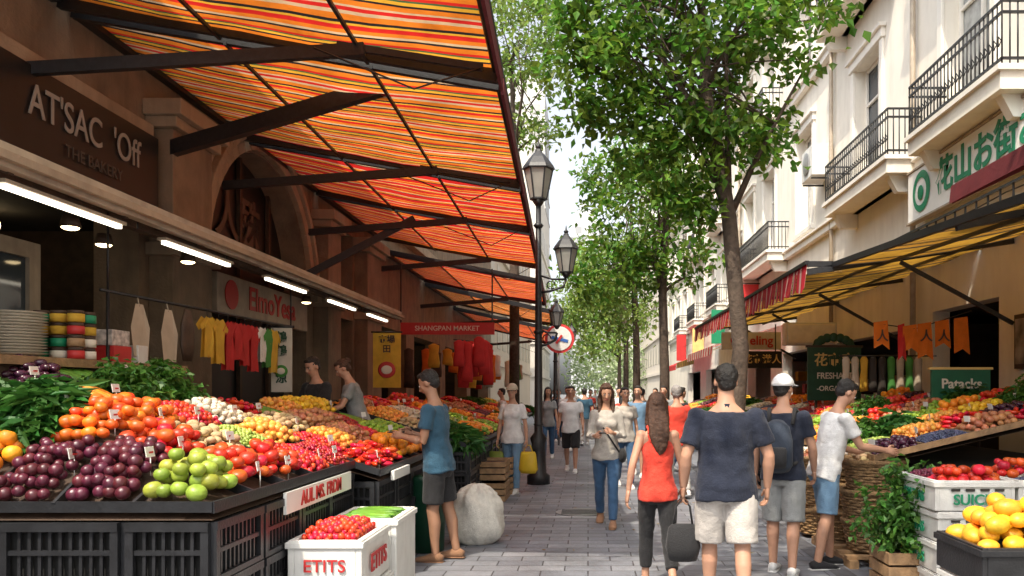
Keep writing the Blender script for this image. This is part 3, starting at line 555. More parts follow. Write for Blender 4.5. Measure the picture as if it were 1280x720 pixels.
def flush(store,rt,near=True):
    for kind,P in store.items():
        if kind in('leafy_greens','herbs'):
            cs=sum(P,[]); Vt,F=leaves(cs,26,(.035,.035,.03),.07 if kind=='herbs' else .19,.045 if kind=='herbs' else .06); npmesh(kind,Vt,F,FM[kind],False,rt); continue
        A=np.array(P); r,sc=FK[kind]; lod=(3 if r>.03 else 2) if near else (2 if r>.025 else 1)
        v,f=ICO[lod]; n=len(A)
        base=v*np.array(sc)
        if kind in('tomatoes','oranges','green_tomatoes','orange_tomatoes'): base=base*(1-.14*np.exp(-((v[:,2:3]-1)/.12)**2)*np.array([0,0,1]))
        if sc[0]>=3: base[:,1:]*= (1-.6*np.clip((v[:,0:1]+1)/2,0,1)) if kind=='carrots' else 1
        ang=A[:,4]; ti=rng.uniform(-.5,.5,n) if sc[0]<3 else np.full(n,-.0)
        c,s_=np.cos(ang),np.sin(ang); ct,st=np.cos(ti),np.sin(ti)
        X=base[None,:,0]; Y=base[None,:,1]; Z=base[None,:,2]
        Y2=Y*ct[:,None]-Z*st[:,None]; Z2=Y*st[:,None]+Z*ct[:,None]
        X3=X*c[:,None]-Y2*s_[:,None]; Y3=X*s_[:,None]+Y2*c[:,None]
        if sc[0]>=3: Z2=Z2-X3*slope_sign[0]
        Vt=np.stack([X3,Y3,Z2],2)*A[:,3][:,None,None]+A[:,None,:3]
        F=(f[None]+ (np.arange(n)*len(v))[:,None,None]).reshape(-1,3)
        npmesh(kind,Vt.reshape(-1,3),F,FM[kind],True,rt)
def crate_face(m,p0,p1,z0,z1,mat,nrm):
    p0=V(*p0);p1=V(*p1); L_=(p1-p0).length; d=(p1-p0).normalized()
    def bar(a,b,za,zb,th=.02):
        q0=p0+d*a;q1=p0+d*b; n_=V(*nrm)*th
        m.hexa([(q0.x,q0.y,za),(q1.x,q1.y,za),(q1.x+n_.x,q1.y+n_.y,za),(q0.x+n_.x,q0.y+n_.y,za),(q0.x,q0.y,zb),(q1.x,q1.y,zb),(q1.x+n_.x,q1.y+n_.y,zb),(q0.x+n_.x,q0.y+n_.y,zb)],mat)
    h=z1-z0
    bar(0,L_,z0,z0+.03,.03); bar(0,L_,z1-.045,z1,.035); bar(0,.04,z0+.03,z1-.045,.03); bar(L_-.04,L_,z0+.03,z1-.045,.03)
    bar(.041,L_-.041,z0+h*.5-.012,z0+h*.5+.012,.022)
    n=max(3,int(L_/.055))
    for k in range(1,n): 
        a=.04+(L_-.08)*k/n; bar(a-.008,a+.008,z0+.031,z1-.046,.014)
M_in=M('crate_inside',(.012,.012,.012),.9)
def crate(m,x0,x1,y0,y1,z0,z1,mat):
    for (a,b,n_) in (((x0,y0),(x1,y0),(0,-1,0)),((x1,y0),(x1,y1),(1,0,0)),((x1,y1),(x0,y1),(0,1,0)),((x0,y1),(x0,y0),(-1,0,0))):
        crate_face(m,(a[0],a[1],0),(b[0],b[1],0),z0,z1,mat,n_)
    m.box(x0+.02,x1-.02,y0+.02,y1-.02,z0+.01,z1-.06,M_in)
tagm=M('price_card',(.78,.78,.74),.6,.03)
def stall(name,side,xf,depth,zf,zb,y0,y1,rows,cols,grid,near=True,crates=True,tm=bplas,hip=0,tags=.4):
    rt=root(name,(side*xf,y0,0)); slope=(zb-zf)/depth; slope_sign[0]=-side*slope*1.0
    fz=lambda x,y:zf+min((abs(x)-xf)*slope,hip*max(0,y-y0) if hip else 99)
    m=MB(); XF=side*xf; XB=side*(xf+depth)
    nu,nv=(14,14) if hip else (1,1)
    vs=[(XF+(XB-XF)*i/nu,y0+(y1-y0)*j/nv) for i in range(nu+1) for j in range(nv+1)]
    fs=[(i*(nv+1)+j,(i+1)*(nv+1)+j,(i+1)*(nv+1)+j+1,i*(nv+1)+j+1) for i in range(nu) for j in range(nv)]
    m.add([(a,b,fz(a,b)-.01) for a,b in vs],fs,brown); m.add([(a,b,fz(a,b)-.05) for a,b in vs],fs,brown)
    for r_ in range(rows+1):
        x=side*(xf+depth*r_/rows); q=6 if hip else 1
        for s_ in range(q):
            ya=y0+(y1-y0)*s_/q; yb=y0+(y1-y0)*(s_+1)/q; m.beam((x,ya,fz(x,ya)+.015),(x,yb,fz(x,yb)+.015),.018,.06,tm)
    for c in range(cols+1):
        y=y0+(y1-y0)*c/cols; q=6 if hip else 1
        for s_ in range(q):
            xa=XF+(XB-XF)*s_/q; xb=XF+(XB-XF)*(s_+1)/q; m.beam((xa,y,fz(xa,y)+.018),(xb,y,fz(xb,y)+.018),.018,.055,tm)
    for yy in (y0+.05,y1-.05): m.box(XB-.04,XB+.04,yy-.04,yy+.04,0,fz(XB,yy)-.05,wood)
    attach(m.make('counter_and_trays'),rt)
    st={}; tg=MB(); cw=depth/rows; ch=(y1-y0)/cols
    for c in range(cols):
        for r_ in range(rows):
            k=grid(r_,c)
            if not k: continue
            xa=xf+cw*r_+.015; xb=xa+cw-.03
            X0,X1=sorted((side*xa,side*xb)); pile(st,k,X0,X1,y0+ch*c+.015,y0+ch*(c+1)-.015,fz,.05)
            if random.random()<tags:
                xx=side*(xa+.04); yy=y0+ch*(c+random.uniform(.2,.7)); z=fz(xx,yy)+.11; a_=random.uniform(-.03,.03); tg.hexa([(xx-.002,yy-.04,z),(xx+.002,yy-.04,z),(xx+.002+a_,yy+.04,z),(xx-.002+a_,yy+.04,z),(xx-.012,yy-.04,z+.055),(xx-.008,yy-.04,z+.055),(xx-.008+a_,yy+.04,z+.055),(xx-.012+a_,yy+.04,z+.055)],tagm); tg.tube([(xx,yy,z-.1),(xx,yy,z)],.003,tagm,4)
                tg.box(xx+.004*1,xx+.0045,yy-.02,yy+.02,z+.02,z+.03,redp) if side<0 else None
    flush(st,rt,near)
    if tg.v: attach(tg.make('price_cards'),rt)
    if crates:
        m=MB(); nc=max(1,round((y1-y0)/.62)); hh=(zf-.06)/3
        for k in range(nc):
            ya=y0+(y1-y0)*k/nc+.01; yb=y0+(y1-y0)*(k+1)/nc-.015
            for l in range(3):
                dx=random.uniform(-.02,.02); a,b=sorted((side*(xf+.03)+dx,side*(xf+.45)+dx)); crate(m,a,b,ya,yb,l*hh+.005,(l+1)*hh,bplas)
        if hip:
            for k in range(4):
                a=xf+.47+k*.62
                for l in range(3): dy=random.uniform(-.03,.01); crate(m,-a-.6,-a,y0+.02+dy,y0+.42+dy,l*hh+.005,(l+1)*hh,bplas)
        attach(m.make('plastic_crates'),rt)
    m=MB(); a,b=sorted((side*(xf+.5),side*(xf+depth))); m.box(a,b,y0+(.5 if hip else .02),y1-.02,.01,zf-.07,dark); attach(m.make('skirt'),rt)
    return rt
G1=[['green_tomatoes','tomatoes','tomatoes','strawberries','cherries'],
    ['plums','tomatoes','potatoes','green_grapes','apricots'],
    ['plums','orange_tomatoes','orange_tomatoes','strawberries','garlic'],
    ['oranges','leafy_greens','carrots','herbs','herbs'],
    ['leafy_greens','leafy_greens','aubergines','green_beans','green_beans']]
stall('produce_stall',-1,1.9,2.0,1.0,1.78,4.05,6.5,5,5,lambda r,c:G1[r][c],hip=.55,tags=.7)
kinds=['apricots','cherries','green_grapes','garlic','strawberries','limes','oranges','red_peppers','leafy_greens','lemons','tomatoes','potatoes','green_beans','grapes','carrots','onions']
def rg(seed,ks=kinds):
    rr=random.Random(seed); mem={}
    def f(r,c):
        if (r,c) not in mem: mem[(r,c)]=rr.choice(ks) if c%2==0 or (r,c-1) not in mem or rr.random()<.6 else mem[(r,c-1)]
        return mem[(r,c)]
    return f
stall('produce_stall',-1,1.72,1.7,.92,1.45,6.6,9.7,4,6,rg(3))
stall('produce_stall',-1,1.55,1.9,.88,1.45,10.4,14.6,4,8,rg(5),False)
stall('produce_stall',-1,1.7,1.8,.88,1.4,15.2,20,4,8,rg(8),False,False)
stall('produce_stall',-1,1.9,1.5,.88,1.3,21,28,3,9,rg(9),False,False)
G2=['apricots','tomatoes','cherries','grapes','lemons','strawberries','oranges','leafy_greens','blueberries','garlic','limes','red_peppers','green_grapes','plums','herbs','aubergines','onions']
def rgr(seed):
    rr=random.Random(seed); mem={}
    def f(r,c):
        if (r,c) not in mem: mem[(r,c)]=rr.choice(G2)
        return mem[(r,c)]
    return f
stall('produce_stall',1,2.62,2.3,.98,1.52,7.3,12.9,5,11,rgr(12),True,False,wood)
stall('produce_stall',1,2.75,1.9,.95,1.4,13.3,20,4,9,rgr(4),False,True,wood)
stall('produce_stall',1,3.0,1.7,.95,1.4,22,29,3,9,rgr(6),False,True,wood)
rt=root('crate_display',(3.2,6.4,0)); m=MB()
def pbox(m,x0,x1,y0,y1,z0,z1,mat,t=.03):
    m.box(x0,x0+t,y0,y1,z0,z1,mat); m.box(x1-t,x1,y0,y1,z0,z1,mat); m.box(x0+t,x1-t,y0,y0+t,z0,z1,mat); m.box(x0+t,x1-t,y1-t,y1,z0,z1,mat); m.box(x0+t,x1-t,y0+t,y1-t,z0,z0+.03,mat); 
    for (a,b,c,d) in ((x0-.014,x1+.014,y0-.014,y0-.001),(x0-.014,x1+.014,y1+.001,y1+.014),(x0-.014,x0-.001,y0,y1),(x1+.001,x1+.014,y0,y1)): m.box(a,b,c,d,z1-.05,z1-.01,mat)
for ix in range(3):
    for iz in range(4):
        x0=2.62+ix*.62+random.uniform(-.015,.01); dy=random.uniform(0,.02); pbox(m,x0,x0+.6,6.0+dy,6.7+dy,iz*.235+.003,iz*.235+.23,wplas)
        for k in range(4): m.box(2.72+ix*.62+k*.11,2.79+ix*.62+k*.11,5.99,5.996,iz*.235+.15,iz*.235+.17,dark)
attach(m.make('white_crates',bevel=.006),rt)
for ix in range(3):
    for iz in range(4): text(random.choice(["SUICESS","FRESCOS","MARKET"]),(2.93+ix*.62,5.985,iz*.235+.085),FR,.11,greenp,rt)
for iz in range(1,4): text("FRUTAS",(2.598,6.38,iz*.235+.085),FW,.11,greenp,rt)
st={}; slope_sign[0]=0
for ix,(k1,k2) in enumerate((('tomatoes','grapes'),('blueberries','tomatoes'),('tomatoes','blueberries'))):
    x0=2.65+ix*.62; pile(st,k1,x0,x0+.54,6.03,6.36,lambda x,y:.86,.05); pile(st,k2,x0,x0+.54,6.37,6.67,lambda x,y:.89,.05)
flush(st,rt)
rt=root('crate_display',(2.6,4.9,0)); m=MB()
pbox(m,2.22,3.5,4.5,5.1,.5,.72,bplas); pbox(m,2.24,3.5,4.5,5.1,0.25,.49,wplas); pbox(m,2.24,3.5,4.5,5.1,0,.24,wplas); m.box(2.26,3.46,4.54,5.06,.55,.66,bplas); attach(m.make('crates',bevel=.006),rt)
st={}; pile(st,'mangoes',2.26,3.46,4.54,5.06,lambda x,y:.66,.09); pile(st,'mangoes',2.36,3.3,4.62,5.0,lambda x,y:.77,.05); flush(st,rt)
rt=root('potted_basil',(2.75,6.75,0)); m=MB()
for z in (0.01,.12,.23): 
    m.box(2.38,2.4,6.35,6.75,z,z+.09,wood); m.box(2.83,2.85,6.35,6.75,z,z+.09,wood); m.box(2.38,2.85,6.33,6.349,z,z+.09,wood); m.box(2.38,2.85,6.751,6.77,z,z+.09,wood)
m.box(2.41,2.82,6.36,6.74,.02,.3,brown); attach(m.make('wooden_box'),rt)
cs=[(2.6+random.gauss(0,.13),6.55+random.gauss(0,.11),.38+abs(random.gauss(.15,.16))) for _ in range(110)]
Vt,F=leaves(cs,22,(.04,.04,.04),.075,.05); npmesh('leaves',Vt,F,FM['herbs'],False,rt)
wick=M('wicker',(.30,.18,.08),.8,.4,40,.8,120,grime=.4)
def basket(x,y,z0,h,r,name='wicker_basket',fill=None):
    rt=root(name,(x,y,z0)); m=MB(); n=24; rows=int(h/.028)
    for i in range(rows):
        t_=i/rows; rr=r*(.82+.18*t_); zz=z0+.012+h*t_
        pts=[(x+(rr+.008*(-1)**(k+i))*math.cos(2*math.pi*k/n),y+(rr+.008*(-1)**(k+i))*math.sin(2*math.pi*k/n),zz) for k in range(n+1)]
        m.tube(pts,.015,wick,5)
    m.tube([(x+r*1.02*math.cos(2*math.pi*k/n),y+r*1.02*math.sin(2*math.pi*k/n),z0+h+.01) for k in range(n+1)],.024,wick,6)
    m.loft([(x,y,z0+.002),(x,y,z0+h*.85)],[r*.8,r*.93],(1,0,0),wick,20)
    attach(m.make('weave'),rt)
    if fill:
        st={}; slope_sign[0]=0; pile(st,fill,x-r*.72,x+r*.72,y-r*.72,y+r*.72,lambda q,w_:z0+h*.8,.05); flush(st,rt)
for (x,y,z0,f_) in ((2.68,7.55,.12,None),(2.68,7.55,.40,None),(2.68,7.55,.68,'potatoes'),(2.62,8.2,.12,None),(2.62,8.2,.4,None),(2.62,8.2,.68,'garlic'),(2.6,8.85,.05,None),(2.6,8.85,.33,None),(2.6,8.85,.61,'onions'),(2.62,9.5,.05,None),(2.62,9.5,.33,None),(2.62,9.5,.61,'garlic'),(2.62,10.3,.05,None),(2.62,10.3,.33,None),(2.62,10.3,.61,'potatoes')):
    basket(x+random.uniform(-.03,.03),y,z0,.26,.27,fill=f_)
m=MB()
for yy in (7.3,7.55,7.8,8.05,8.3): m.box(2.35,2.95,yy-.05,yy+.05,.08,.11,wood)
for xx in (2.4,2.65,2.9): m.box(xx-.04,xx+.04,7.2,8.45,.005,.079,wood)
m.make('wooden_pallet')
rt=root('polystyrene_box',(-1.7,5.5,0)); m=MB()
pbox(m,-1.86,-1.40,4.95,5.62,.36,.68,wplas,.04); pbox(m,-1.86,-1.38,4.93,5.63,.02,.35,wplas,.04); pbox(m,-1.84,-1.36,5.68,6.3,.02,.70,wplas,.04); m.box(-1.8,-1.46,5.0,5.58,.4,.62,wplas); m.box(-1.8,-1.42,5.73,6.25,.4,.64,wplas)
attach(m.make('boxes',bevel=.012),rt); st={}; slope_sign[0]=0; pile(st,'strawberries',-1.81,-1.45,5.0,5.58,lambda x,y:.62,.06); pile(st,'strawberries',-1.81,-1.45,5.03,5.55,lambda x,y:.66,.04); pile(st,'green_beans',-1.72,-1.5,5.73,6.25,lambda x,y:.66,.02); flush(st,rt)
text("ETITS",(-1.383,5.3,.5),FE,.16,redp,rt); text("FRESAS",(-1.363,5.3,.2),FE,.15,redp,rt); text("FRUTA",(-1.63,4.925,.2),FR,.12,redp,rt,bold=.3); text("ETITS",(-1.63,4.94,.52),FR,.11,redp,rt,bold=.3)
rt=root('price_sign',(-1.85,5.4,.95)); m=MB(); m.box(-1.885,-1.865,4.95,6.3,.84,.975,tagm); attach(m.make('board'),rt); text("AUL MS. FRDM",(-1.862,5.62,.906),FE,.13,redp,rt)
rt=root('price_sign',(-1.6,7,.8)); m=MB(); m.box(-1.70,-1.67,6.9,7.5,.84,.92,tagm); attach(m.make('board'),rt)
bpy.ops.mesh.primitive_uv_sphere_add(segments=48,ring_count=32,radius=1,location=(-1.18,8.5,.29)); sk=bpy.context.object; sk.name='white_sack'; sk.scale=(.27,.25,.34)
for p in sk.data.polygons: p.use_smooth=True
for v_ in sk.data.vertices:
    x,y,z=v_.co; an=math.atan2(y,x); k=1+.05*math.sin(7*an+z*3)+.04*math.sin(4*z+x*5)
    if z<0: k*=1+.22*min(1,-z*1.3)*(1 if z>-.9 else .9)
    if z>.7: k*=1+.12*math.sin(9*an)
    v_.co=(x*k*1.05,y*k,max(z,-.84))
sk.data.materials.append(M('white_woven_sack',(.66,.64,.58),.8,.1,8,.5,25,grime=.3,gcol=(.35,.3,.24)))
tx=D.textures.new('folds','CLOUDS'); tx.noise_scale=.3
dm=sk.modifiers.new('d','DISPLACE'); dm.texture=tx; dm.strength=.16; dm.mid_level=.5
m=MB()
for (x0,y0,z0) in ((-1.75,11.6,0),(-1.75,11.6,.31),(-1.72,12.4,0),(-1.72,12.4,.31)):
    for z in (0.01,.105,.2): m.box(x0,x0+.55,y0-.0,y0+.02,z0+z,z0+z+.075,wood); m.box(x0,x0+.55,y0+.68,y0+.70,z0+z,z0+z+.075,wood); m.box(x0+.531,x0+.55,y0+.021,y0+.679,z0+z,z0+z+.075,wood)
    m.box(x0+.03,x0+.5,y0+.04,y0+.65,z0+.01,z0+.24,brown)
m.make('wooden_crate')
m=MB(); m.tube([(-1.62,8.05,0.01),(-1.62,8.05,.72),(-1.62,8.05,.76)],[.17,.20,.21],M('green_bin',(.01,.06,.03),.4),20); m.make('plastic_bin')
m=MB(); pm=M('ceramic',(.58,.53,.44),.4,.08)
for k in range(15):
    z=1.86+k*.021; dx=random.uniform(-.006,.006); m.loft([(-4.08+dx,5.72,z),(-4.08+dx,5.72,z+.008),(-4.08+dx,5.72,z+.017)],[.10,.15,.185],(1,0,0),pm,24)
m.loft([(-4.3,5.3,1.86),(-4.3,5.3,2.1)],[.16,.18],(1,0,0),pm,20)
m.make('stack_of_plates')
rt=root('jar_display',(-3.95,6.1,1.85)); m=MB()
for i in range(3):
    for j in range(2):
        for k in range(4):
            x=-4.1+i*.13; y=6.0+j*.14; z=1.85+k*.092; m.tube([(x,y,z),(x,y,z+.06)],.058,random.choice([redp,yellowc,greenp,wood,cream,orangec]),14); m.tube([(x,y,z+.061),(x,y,z+.085)],.052,brown,12)
attach(m.make('jars'),rt); m=MB()
m.box(-4.5,-3.7,5.0,7.4,1.78,1.84,wood); m.box(-4.5,-3.75,5.0,7.4,.02,1.779,brown); attach(m.make('shelf'),rt)
m=MB(); m.box(-4.1,-3.85,6.5,6.75,1.845,1.98,redp); m.box(-4.1,-3.86,6.49,6.74,1.981,2.11,M('box_print',(.5,.45,.42),.5,.5,20)); m.box(-4.05,-3.85,6.85,7.0,1.845,2.0,wplas); m.make('cardboard_box',bevel=.004)
# ---------------------------------------------------------------- hanging clothes
def shirt(m,x,y,z,w_,h,mat):
    pts=[(-.18,0),(0,-.05),(.18,0),(.5,-.22),(.42,-.36),(.28,-.27),(.27,-.6),(.31,-1),(0,-.97),(-.31,-1),(-.27,-.6),(-.28,-.27),(-.42,-.36),(-.5,-.22)]
    for off in (.02,-.02):
        vs=[(x+off+random.uniform(-.012,.012),y+p[0]*w_,z+p[1]*h) for p in pts]; m.add(vs,[(0,1,11,12,13),(1,2,3,4,5),(1,5,6,8,10,11),(6,7,8),(8,9,10)],mat)
    m.tube([(x,y,z-.01),(x,y,z+.05),(x,y+.015,z+.07)],.004,iron,4)
rt=root('clothes_rail',(-3.9,8.5,2.42)); m=MB(); m.tube([(-3.9,6.4,2.42),(-3.9,10.6,2.46)],.014,iron,6); 
for yy in (6.5,10.5): m.tube([(-3.9,yy,2.42),(-3.9,yy,3.1)],.01,iron,5); m.tube([(-3.9,yy,.3),(-3.9,yy,2.42)],.015,iron,5)
attach(m.make('rail'),rt); m=MB()
for yy,hh in ((6.92,.45),(7.4,.48)): m.add([(-3.88,yy-.06,2.36),(-3.88,yy+.06,2.36),(-3.86,yy+.13,2.36-hh*.45),(-3.87,yy+.12,2.36-hh),(-3.86,yy-.12,2.36-hh),(-3.88,yy-.13,2.36-hh*.45)],[(0,1,2,3,4,5)],beigec); m.tube([(-3.88,yy,2.34),(-3.9,yy,2.43)],.006,beigec,4)
m.loft([(-3.88,7.75,2.4),(-3.88,7.75,2.25),(-3.88,7.75,2.05),(-3.88,7.75,1.9)],[(.02,.05),(.03,.12),(.03,.13),(.02,.08)],(1,0,0),brown,12)
for k,(yy,mt) in enumerate(((8.15,yellowc),(8.4,yellowc),(8.62,redc),(8.84,redc),(9.04,redc),(9.26,redc),(9.5,wplas),(9.68,greenc),(9.85,yellowc))): shirt(m,-3.88,yy,2.37,.34,.42+.06*(k%3),mt)
attach(m.make('clothes'),rt)
def banner(name,x,y,w_,z0,z1,mat,txt=None,tm=None,deco=None):
    rt=root(name,(x,y,z1)); m=MB()
    m.box(x-w_/2,x+w_/2,y,y+.015,z0,z1,mat); m.tube([(x-w_/2-.03,y,z1),(x+w_/2+.03,y,z1)],.015,iron,6)
    attach(m.make('cloth'),rt)
    if deco:
        m=MB(); m.ell((x,y-.012,z0+(z1-z0)*.32),(w_*.32,.008,w_*.30),deco); m.ell((x,y-.02,z0+(z1-z0)*.32),(w_*.2,.008,w_*.16),cream); attach(m.make('print'),rt)
    if txt:
        for i,t_ in enumerate(txt): text(t_,(x,y-.01,z1-.14-i*.17),FR,.15,tm or brown,rt)
banner('yellow_banner',-3.62,14.4,.5,1.68,2.68,yellowc,["\u5e02\u5834","\u7530"],brown,deco=redp)
banner('white_banner',-3.85,10.05,.26,1.6,2.42,M('banner_cloth',(.62,.58,.5),.8),["\u9db4","\u9db4","",'\u6dbc'],dgreen,deco=greenc)
rt=root('red_shop_sign',(-3,17.5,3)); m=MB(); m.box(-4.1,-2.05,17.5,17.58,2.86,3.12,redp); m.beam((-4.1,17.54,3.12),(-4.1,17.54,4.4),.03,.03,iron); m.beam((-2.1,17.54,3.12),(-2.1,17.54,4.3),.03,.03,iron); attach(m.make('board'),rt); text("SHANGPAN MARKET",(-3.08,17.49,2.99),FR,.15,cream,rt,bold=.4)
m=MB()
for k in range(12): garment(m,-2.2+random.uniform(-.35,.35),16.6+random.uniform(-1,1),2.6+random.uniform(-.05,.1),random.uniform(.5,1.0),random.choice([redc,redc,greenc,yellowc,orangec]),.12)
m.tube([(-2.6,15.5,2.62),(-2.0,17.6,2.66)],.012,iron); m.make('hanging_clothes')
m=MB()
for k in range(26): garment(m,-4.4+random.uniform(-.3,1.8),random.uniform(18,32),2.7,random.uniform(.4,1.0),random.choice([redc,greenc,yellowc,orangec,wplas,beigec,brown]),.14)
m.make('hanging_clothes')
# ---------------------------------------------------------------- people
SK=M('skin',(.48,.26,.17),.55,.08,12,.05,120); SK2=M('skin_tan',(.34,.18,.11),.55,.08,12); 
HB=M('black_hair',(.012,.010,.009),.5,.3,60,.6,160); HBr=M('brown_hair',(.06,.025,.012),.5,.4,60,.6,160); HG=M('grey_hair',(.3,.28,.27),.5,.3,60,.5,200)
eyew=M('eye_white',(.7,.7,.68),.3); eyed=M('eye_dark',(.02,.012,.01),.2); lip=M('lips',(.42,.13,.11),.5)
def cl(n,c): return M(n,c,.88,.16,7,.35,90,sheen=.1)
navy=cl('navy_cotton',(.009,.014,.032)); blue=cl('blue_cotton',(.022,.075,.125)); blk=cl('black_cotton',(.015,.015,.017)); wht=cl('white_cotton',(.70,.70,.70)); khaki=cl('pale_khaki',(.46,.43,.40)); denim=cl('denim',(.04,.10,.20)); denimL=cl('light_denim',(.14,.25,.38)); redt=cl('coral_cotton',(.70,.055,.03)); greyt=cl('grey_cotton',(.24,.25,.25)); shirtg=cl('grey_linen',(.42,.39,.35)); tan=cl('tan_leather',(.25,.13,.07)); wsh=cl('white_shoe',(.66,.66,.65))
ctex=D.textures.new('cloth_folds','CLOUDS'); ctex.noise_scale=.10; ctex.noise_depth=2
htex=D.textures.new('hair_clumps','CLOUDS'); htex.noise_scale=.028
def remesh(o,vx,it=3,disp=0,tex=None):
    r_=o.modifiers.new('r','REMESH'); r_.mode='VOXEL'; r_.voxel_size=vx; r_.use_smooth_shade=True
    s_=o.modifiers.new('s','SMOOTH'); s_.iterations=it; s_.factor=.6
    if disp:
        d_=o.modifiers.new('d','DISPLACE'); d_.texture=tex or ctex; d_.strength=disp; d_.mid_level=.42; d_.texture_coords='LOCAL'
def person(name,x,y,face,H=1.75,w=1.0,fem=False,skin=SK,top=wht,bottom=denim,shoe=wsh,hair=HB,hairstyle='short',sleeve=.6,legs=((0,0),(0,0)),arms=(((.12,0,-1),(.05,.15,-1)),((.12,0,-1),(.05,.15,-1))),lean=0,hp=0,hy=0,shorts=.85,collar=None,z=0,cap=None,hem=-.12,belly=0):
    near=y<14; rt=root(name,(x,y,z),R(face)); k=H/1.75; vx=.0105 if y<8.5 else .013 if y<14 else .019 if y<21 else .025
    sk_=(w*.9 if fem else w)
    l=R(lean); up=V(0,math.sin(l),math.cos(l)); fw=V(0,math.cos(l),-math.sin(l)); hx=.088*w
    pel=V(0,0,.93); L={}
    for i,sd in enumerate((-1,1)):
        th,sh=R(legs[i][0]),R(legs[i][1]); hip=pel+V(sd*hx,0,-.04)
        kn=hip+V(sd*.012,math.sin(th),-math.cos(th))*.42; an=kn+V(0,math.sin(sh),-math.cos(sh))*.40
        fp=0 if legs[i][1]>-14 else R(legs[i][1]+14)*1.1
        L[sd]=(hip,kn,an,fp)
    def footpt(an,fp,yy,zz): return an+V(0,yy*math.cos(fp)-zz*math.sin(fp),yy*math.sin(fp)+zz*math.cos(fp))
    low=min(min(footpt(L[s][2],L[s][3],.17,-.075).z,footpt(L[s][2],L[s][3],-.05,-.075).z) for s in L)
    off=V(0,0,-low)
    pel=pel+off
    L={s:(a+off,b+off,c+off,d) for s,(a,b,c,d) in L.items()}
    def T(px,py,pz): return (pel+V(px,0,0)+fw*py+up*pz)*k
    b=MB()
    def K(v): return v*k
    rings=[(-.10,.11,.085,0),(-.03,.145,.098,-.01),(.08,.13,.09,0),(.2,.13,.088,.005),(.34,.148,.098,.0),(.44,.148,.085,-.012),(.50,.108,.072,-.015),(.55,.058,.056,-.01),(.60,.05,.052,0),(.66,.048,.052,.008)]
    if sleeve is None: rings[4:6]=[(.34,.155,.104,.0),(.44,.155,.09,-.012)]
    b.loft([T(0,q[3],q[0]) for q in rings],[(q[1]*sk_*k,q[2]*k) for q in rings],(1,0,0),skin,20)
    arm={}; long_=(shorts is None or shorts>1); lf=.84 
    for i,sd in enumerate((-1,1)):
        hip,kn,an,fp=L[sd]; g2=.86 if long_ else 1
        b.loft([K(hip+V(0,0,.03)),K(hip.lerp(kn,.3)),K(hip.lerp(kn,.75)),K(kn),K(kn.lerp(an,.3)+V(0,-.012,0)),K(kn.lerp(an,.7)),K(an)],[.092*k*w*lf,.084*k*w*lf,.066*k*(lf if long_ else .97),.056*k*g2,.057*k*g2,.042*k*g2,.036*k],(1,0,0),skin,14)
        f=[footpt(an,fp,-.055,-.035),footpt(an,fp,0,-.03),footpt(an,fp,.08,-.045),footpt(an,fp,.15,-.058),footpt(an,fp,.17,-.06)]
        b.loft([K(q) for q in f],[(.026*k,.028*k),(.033*k,.038*k),(.036*k,.022*k),(.036*k,.013*k),(.02*k,.008*k)],(1,0,0),skin,12)
        shd=T(sd*.172*sk_,-.012,.455); u=V(*arms[i][0]); u.x*=sd; u.normalize(); f_=V(*arms[i][1]); f_.x*=sd; f_.normalize()
        el=shd+u*.285*k; wr=el+f_*.25*k; arm[sd]=(shd,el,wr,f_)
        aw=(.88 if fem else 1)*(.5+.5*w); s9=1 if sleeve is None else .9
        b.ell(shd,(.056*k*aw*s9,.054*k*aw*s9,.054*k*aw*s9),skin)
        fo=.8 if (sleeve and sleeve>1) else 1
        b.loft([shd,shd.lerp(el,.35),shd.lerp(el,.8),el,el.lerp(wr,.25),el.lerp(wr,.8),wr],[.05*k*aw*s9,.046*k*aw*s9,.041*k*aw*fo,.037*k*aw*fo,.04*k*aw*fo,.028*k*aw,(.027*k*aw,.022*k*aw)],(0,1,0),skin,12)
    hc=T(0,.02,.705); hr=Matrix.Rotation(R(hy),3,'Z')@Matrix.Rotation(-l*.6-R(hp),3,'X')
    def Hd(px,py,pz): return hc+hr@(V(px,py,pz)*k)
    b.ell(Hd(0,-.008,.03),(.074*k,.094*k,.088*k),skin,hr,18,12); b.ell(Hd(0,.022,-.045),(.055*k,.062*k,.068*k),skin,hr,16,10); b.ell(Hd(0,.055,-.085),(.028*k,.022*k,.022*k),skin,hr)
    b.loft([Hd(0,.083,.025),Hd(0,.098,-.002),Hd(0,.108,-.022),Hd(0,.09,-.032)],[.009*k,.011*k,.016*k,.012*k],(1,0,0),skin,8)
    for sd in (-1,1): b.ell(Hd(sd*.076,-.005,-.005),(.012*k,.02*k,.031*k),skin,hr,8,6)
    b.ell(Hd(0,.055,-.005),(.06*k,.036*k,.05*k),skin,hr)
    o=b.make('body',rt); remesh(o,vx if y>10 else .0095,2)
    fmb=MB()
    for sd in (-1,1):
        fmb.ell(Hd(sd*.029,.0835,.012),(.0135*k,.007*k,.0065*k),eyew,hr,10,6); fmb.ell(Hd(sd*.029,.0885,.012),(.006*k,.004*k,.006*k),eyed,hr,8,6)
        fmb.loft([Hd(sd*.013,.093,.031),Hd(sd*.03,.093,.036),Hd(sd*.047,.08,.03)],[.004*k,.005*k,.003*k],(0,0,1),hair if hair!=HG else HB,6)
        fmb.loft([Hd(sd*.015,.0905,.018),Hd(sd*.029,.0925,.0205),Hd(sd*.043,.084,.016)],[.002*k]*3,(0,0,1),eyed,5)
    fmb.loft([Hd(-.024,.077,-.052),Hd(-.01,.0865,-.05),Hd(0,.0875,-.0515),Hd(.01,.0865,-.05),Hd(.024,.077,-.052)],[.003*k,.006*k,.0065*k,.006*k,.003*k],(0,0,1),lip,6)
    fmb.make('face_features',rt)
    h=MB()
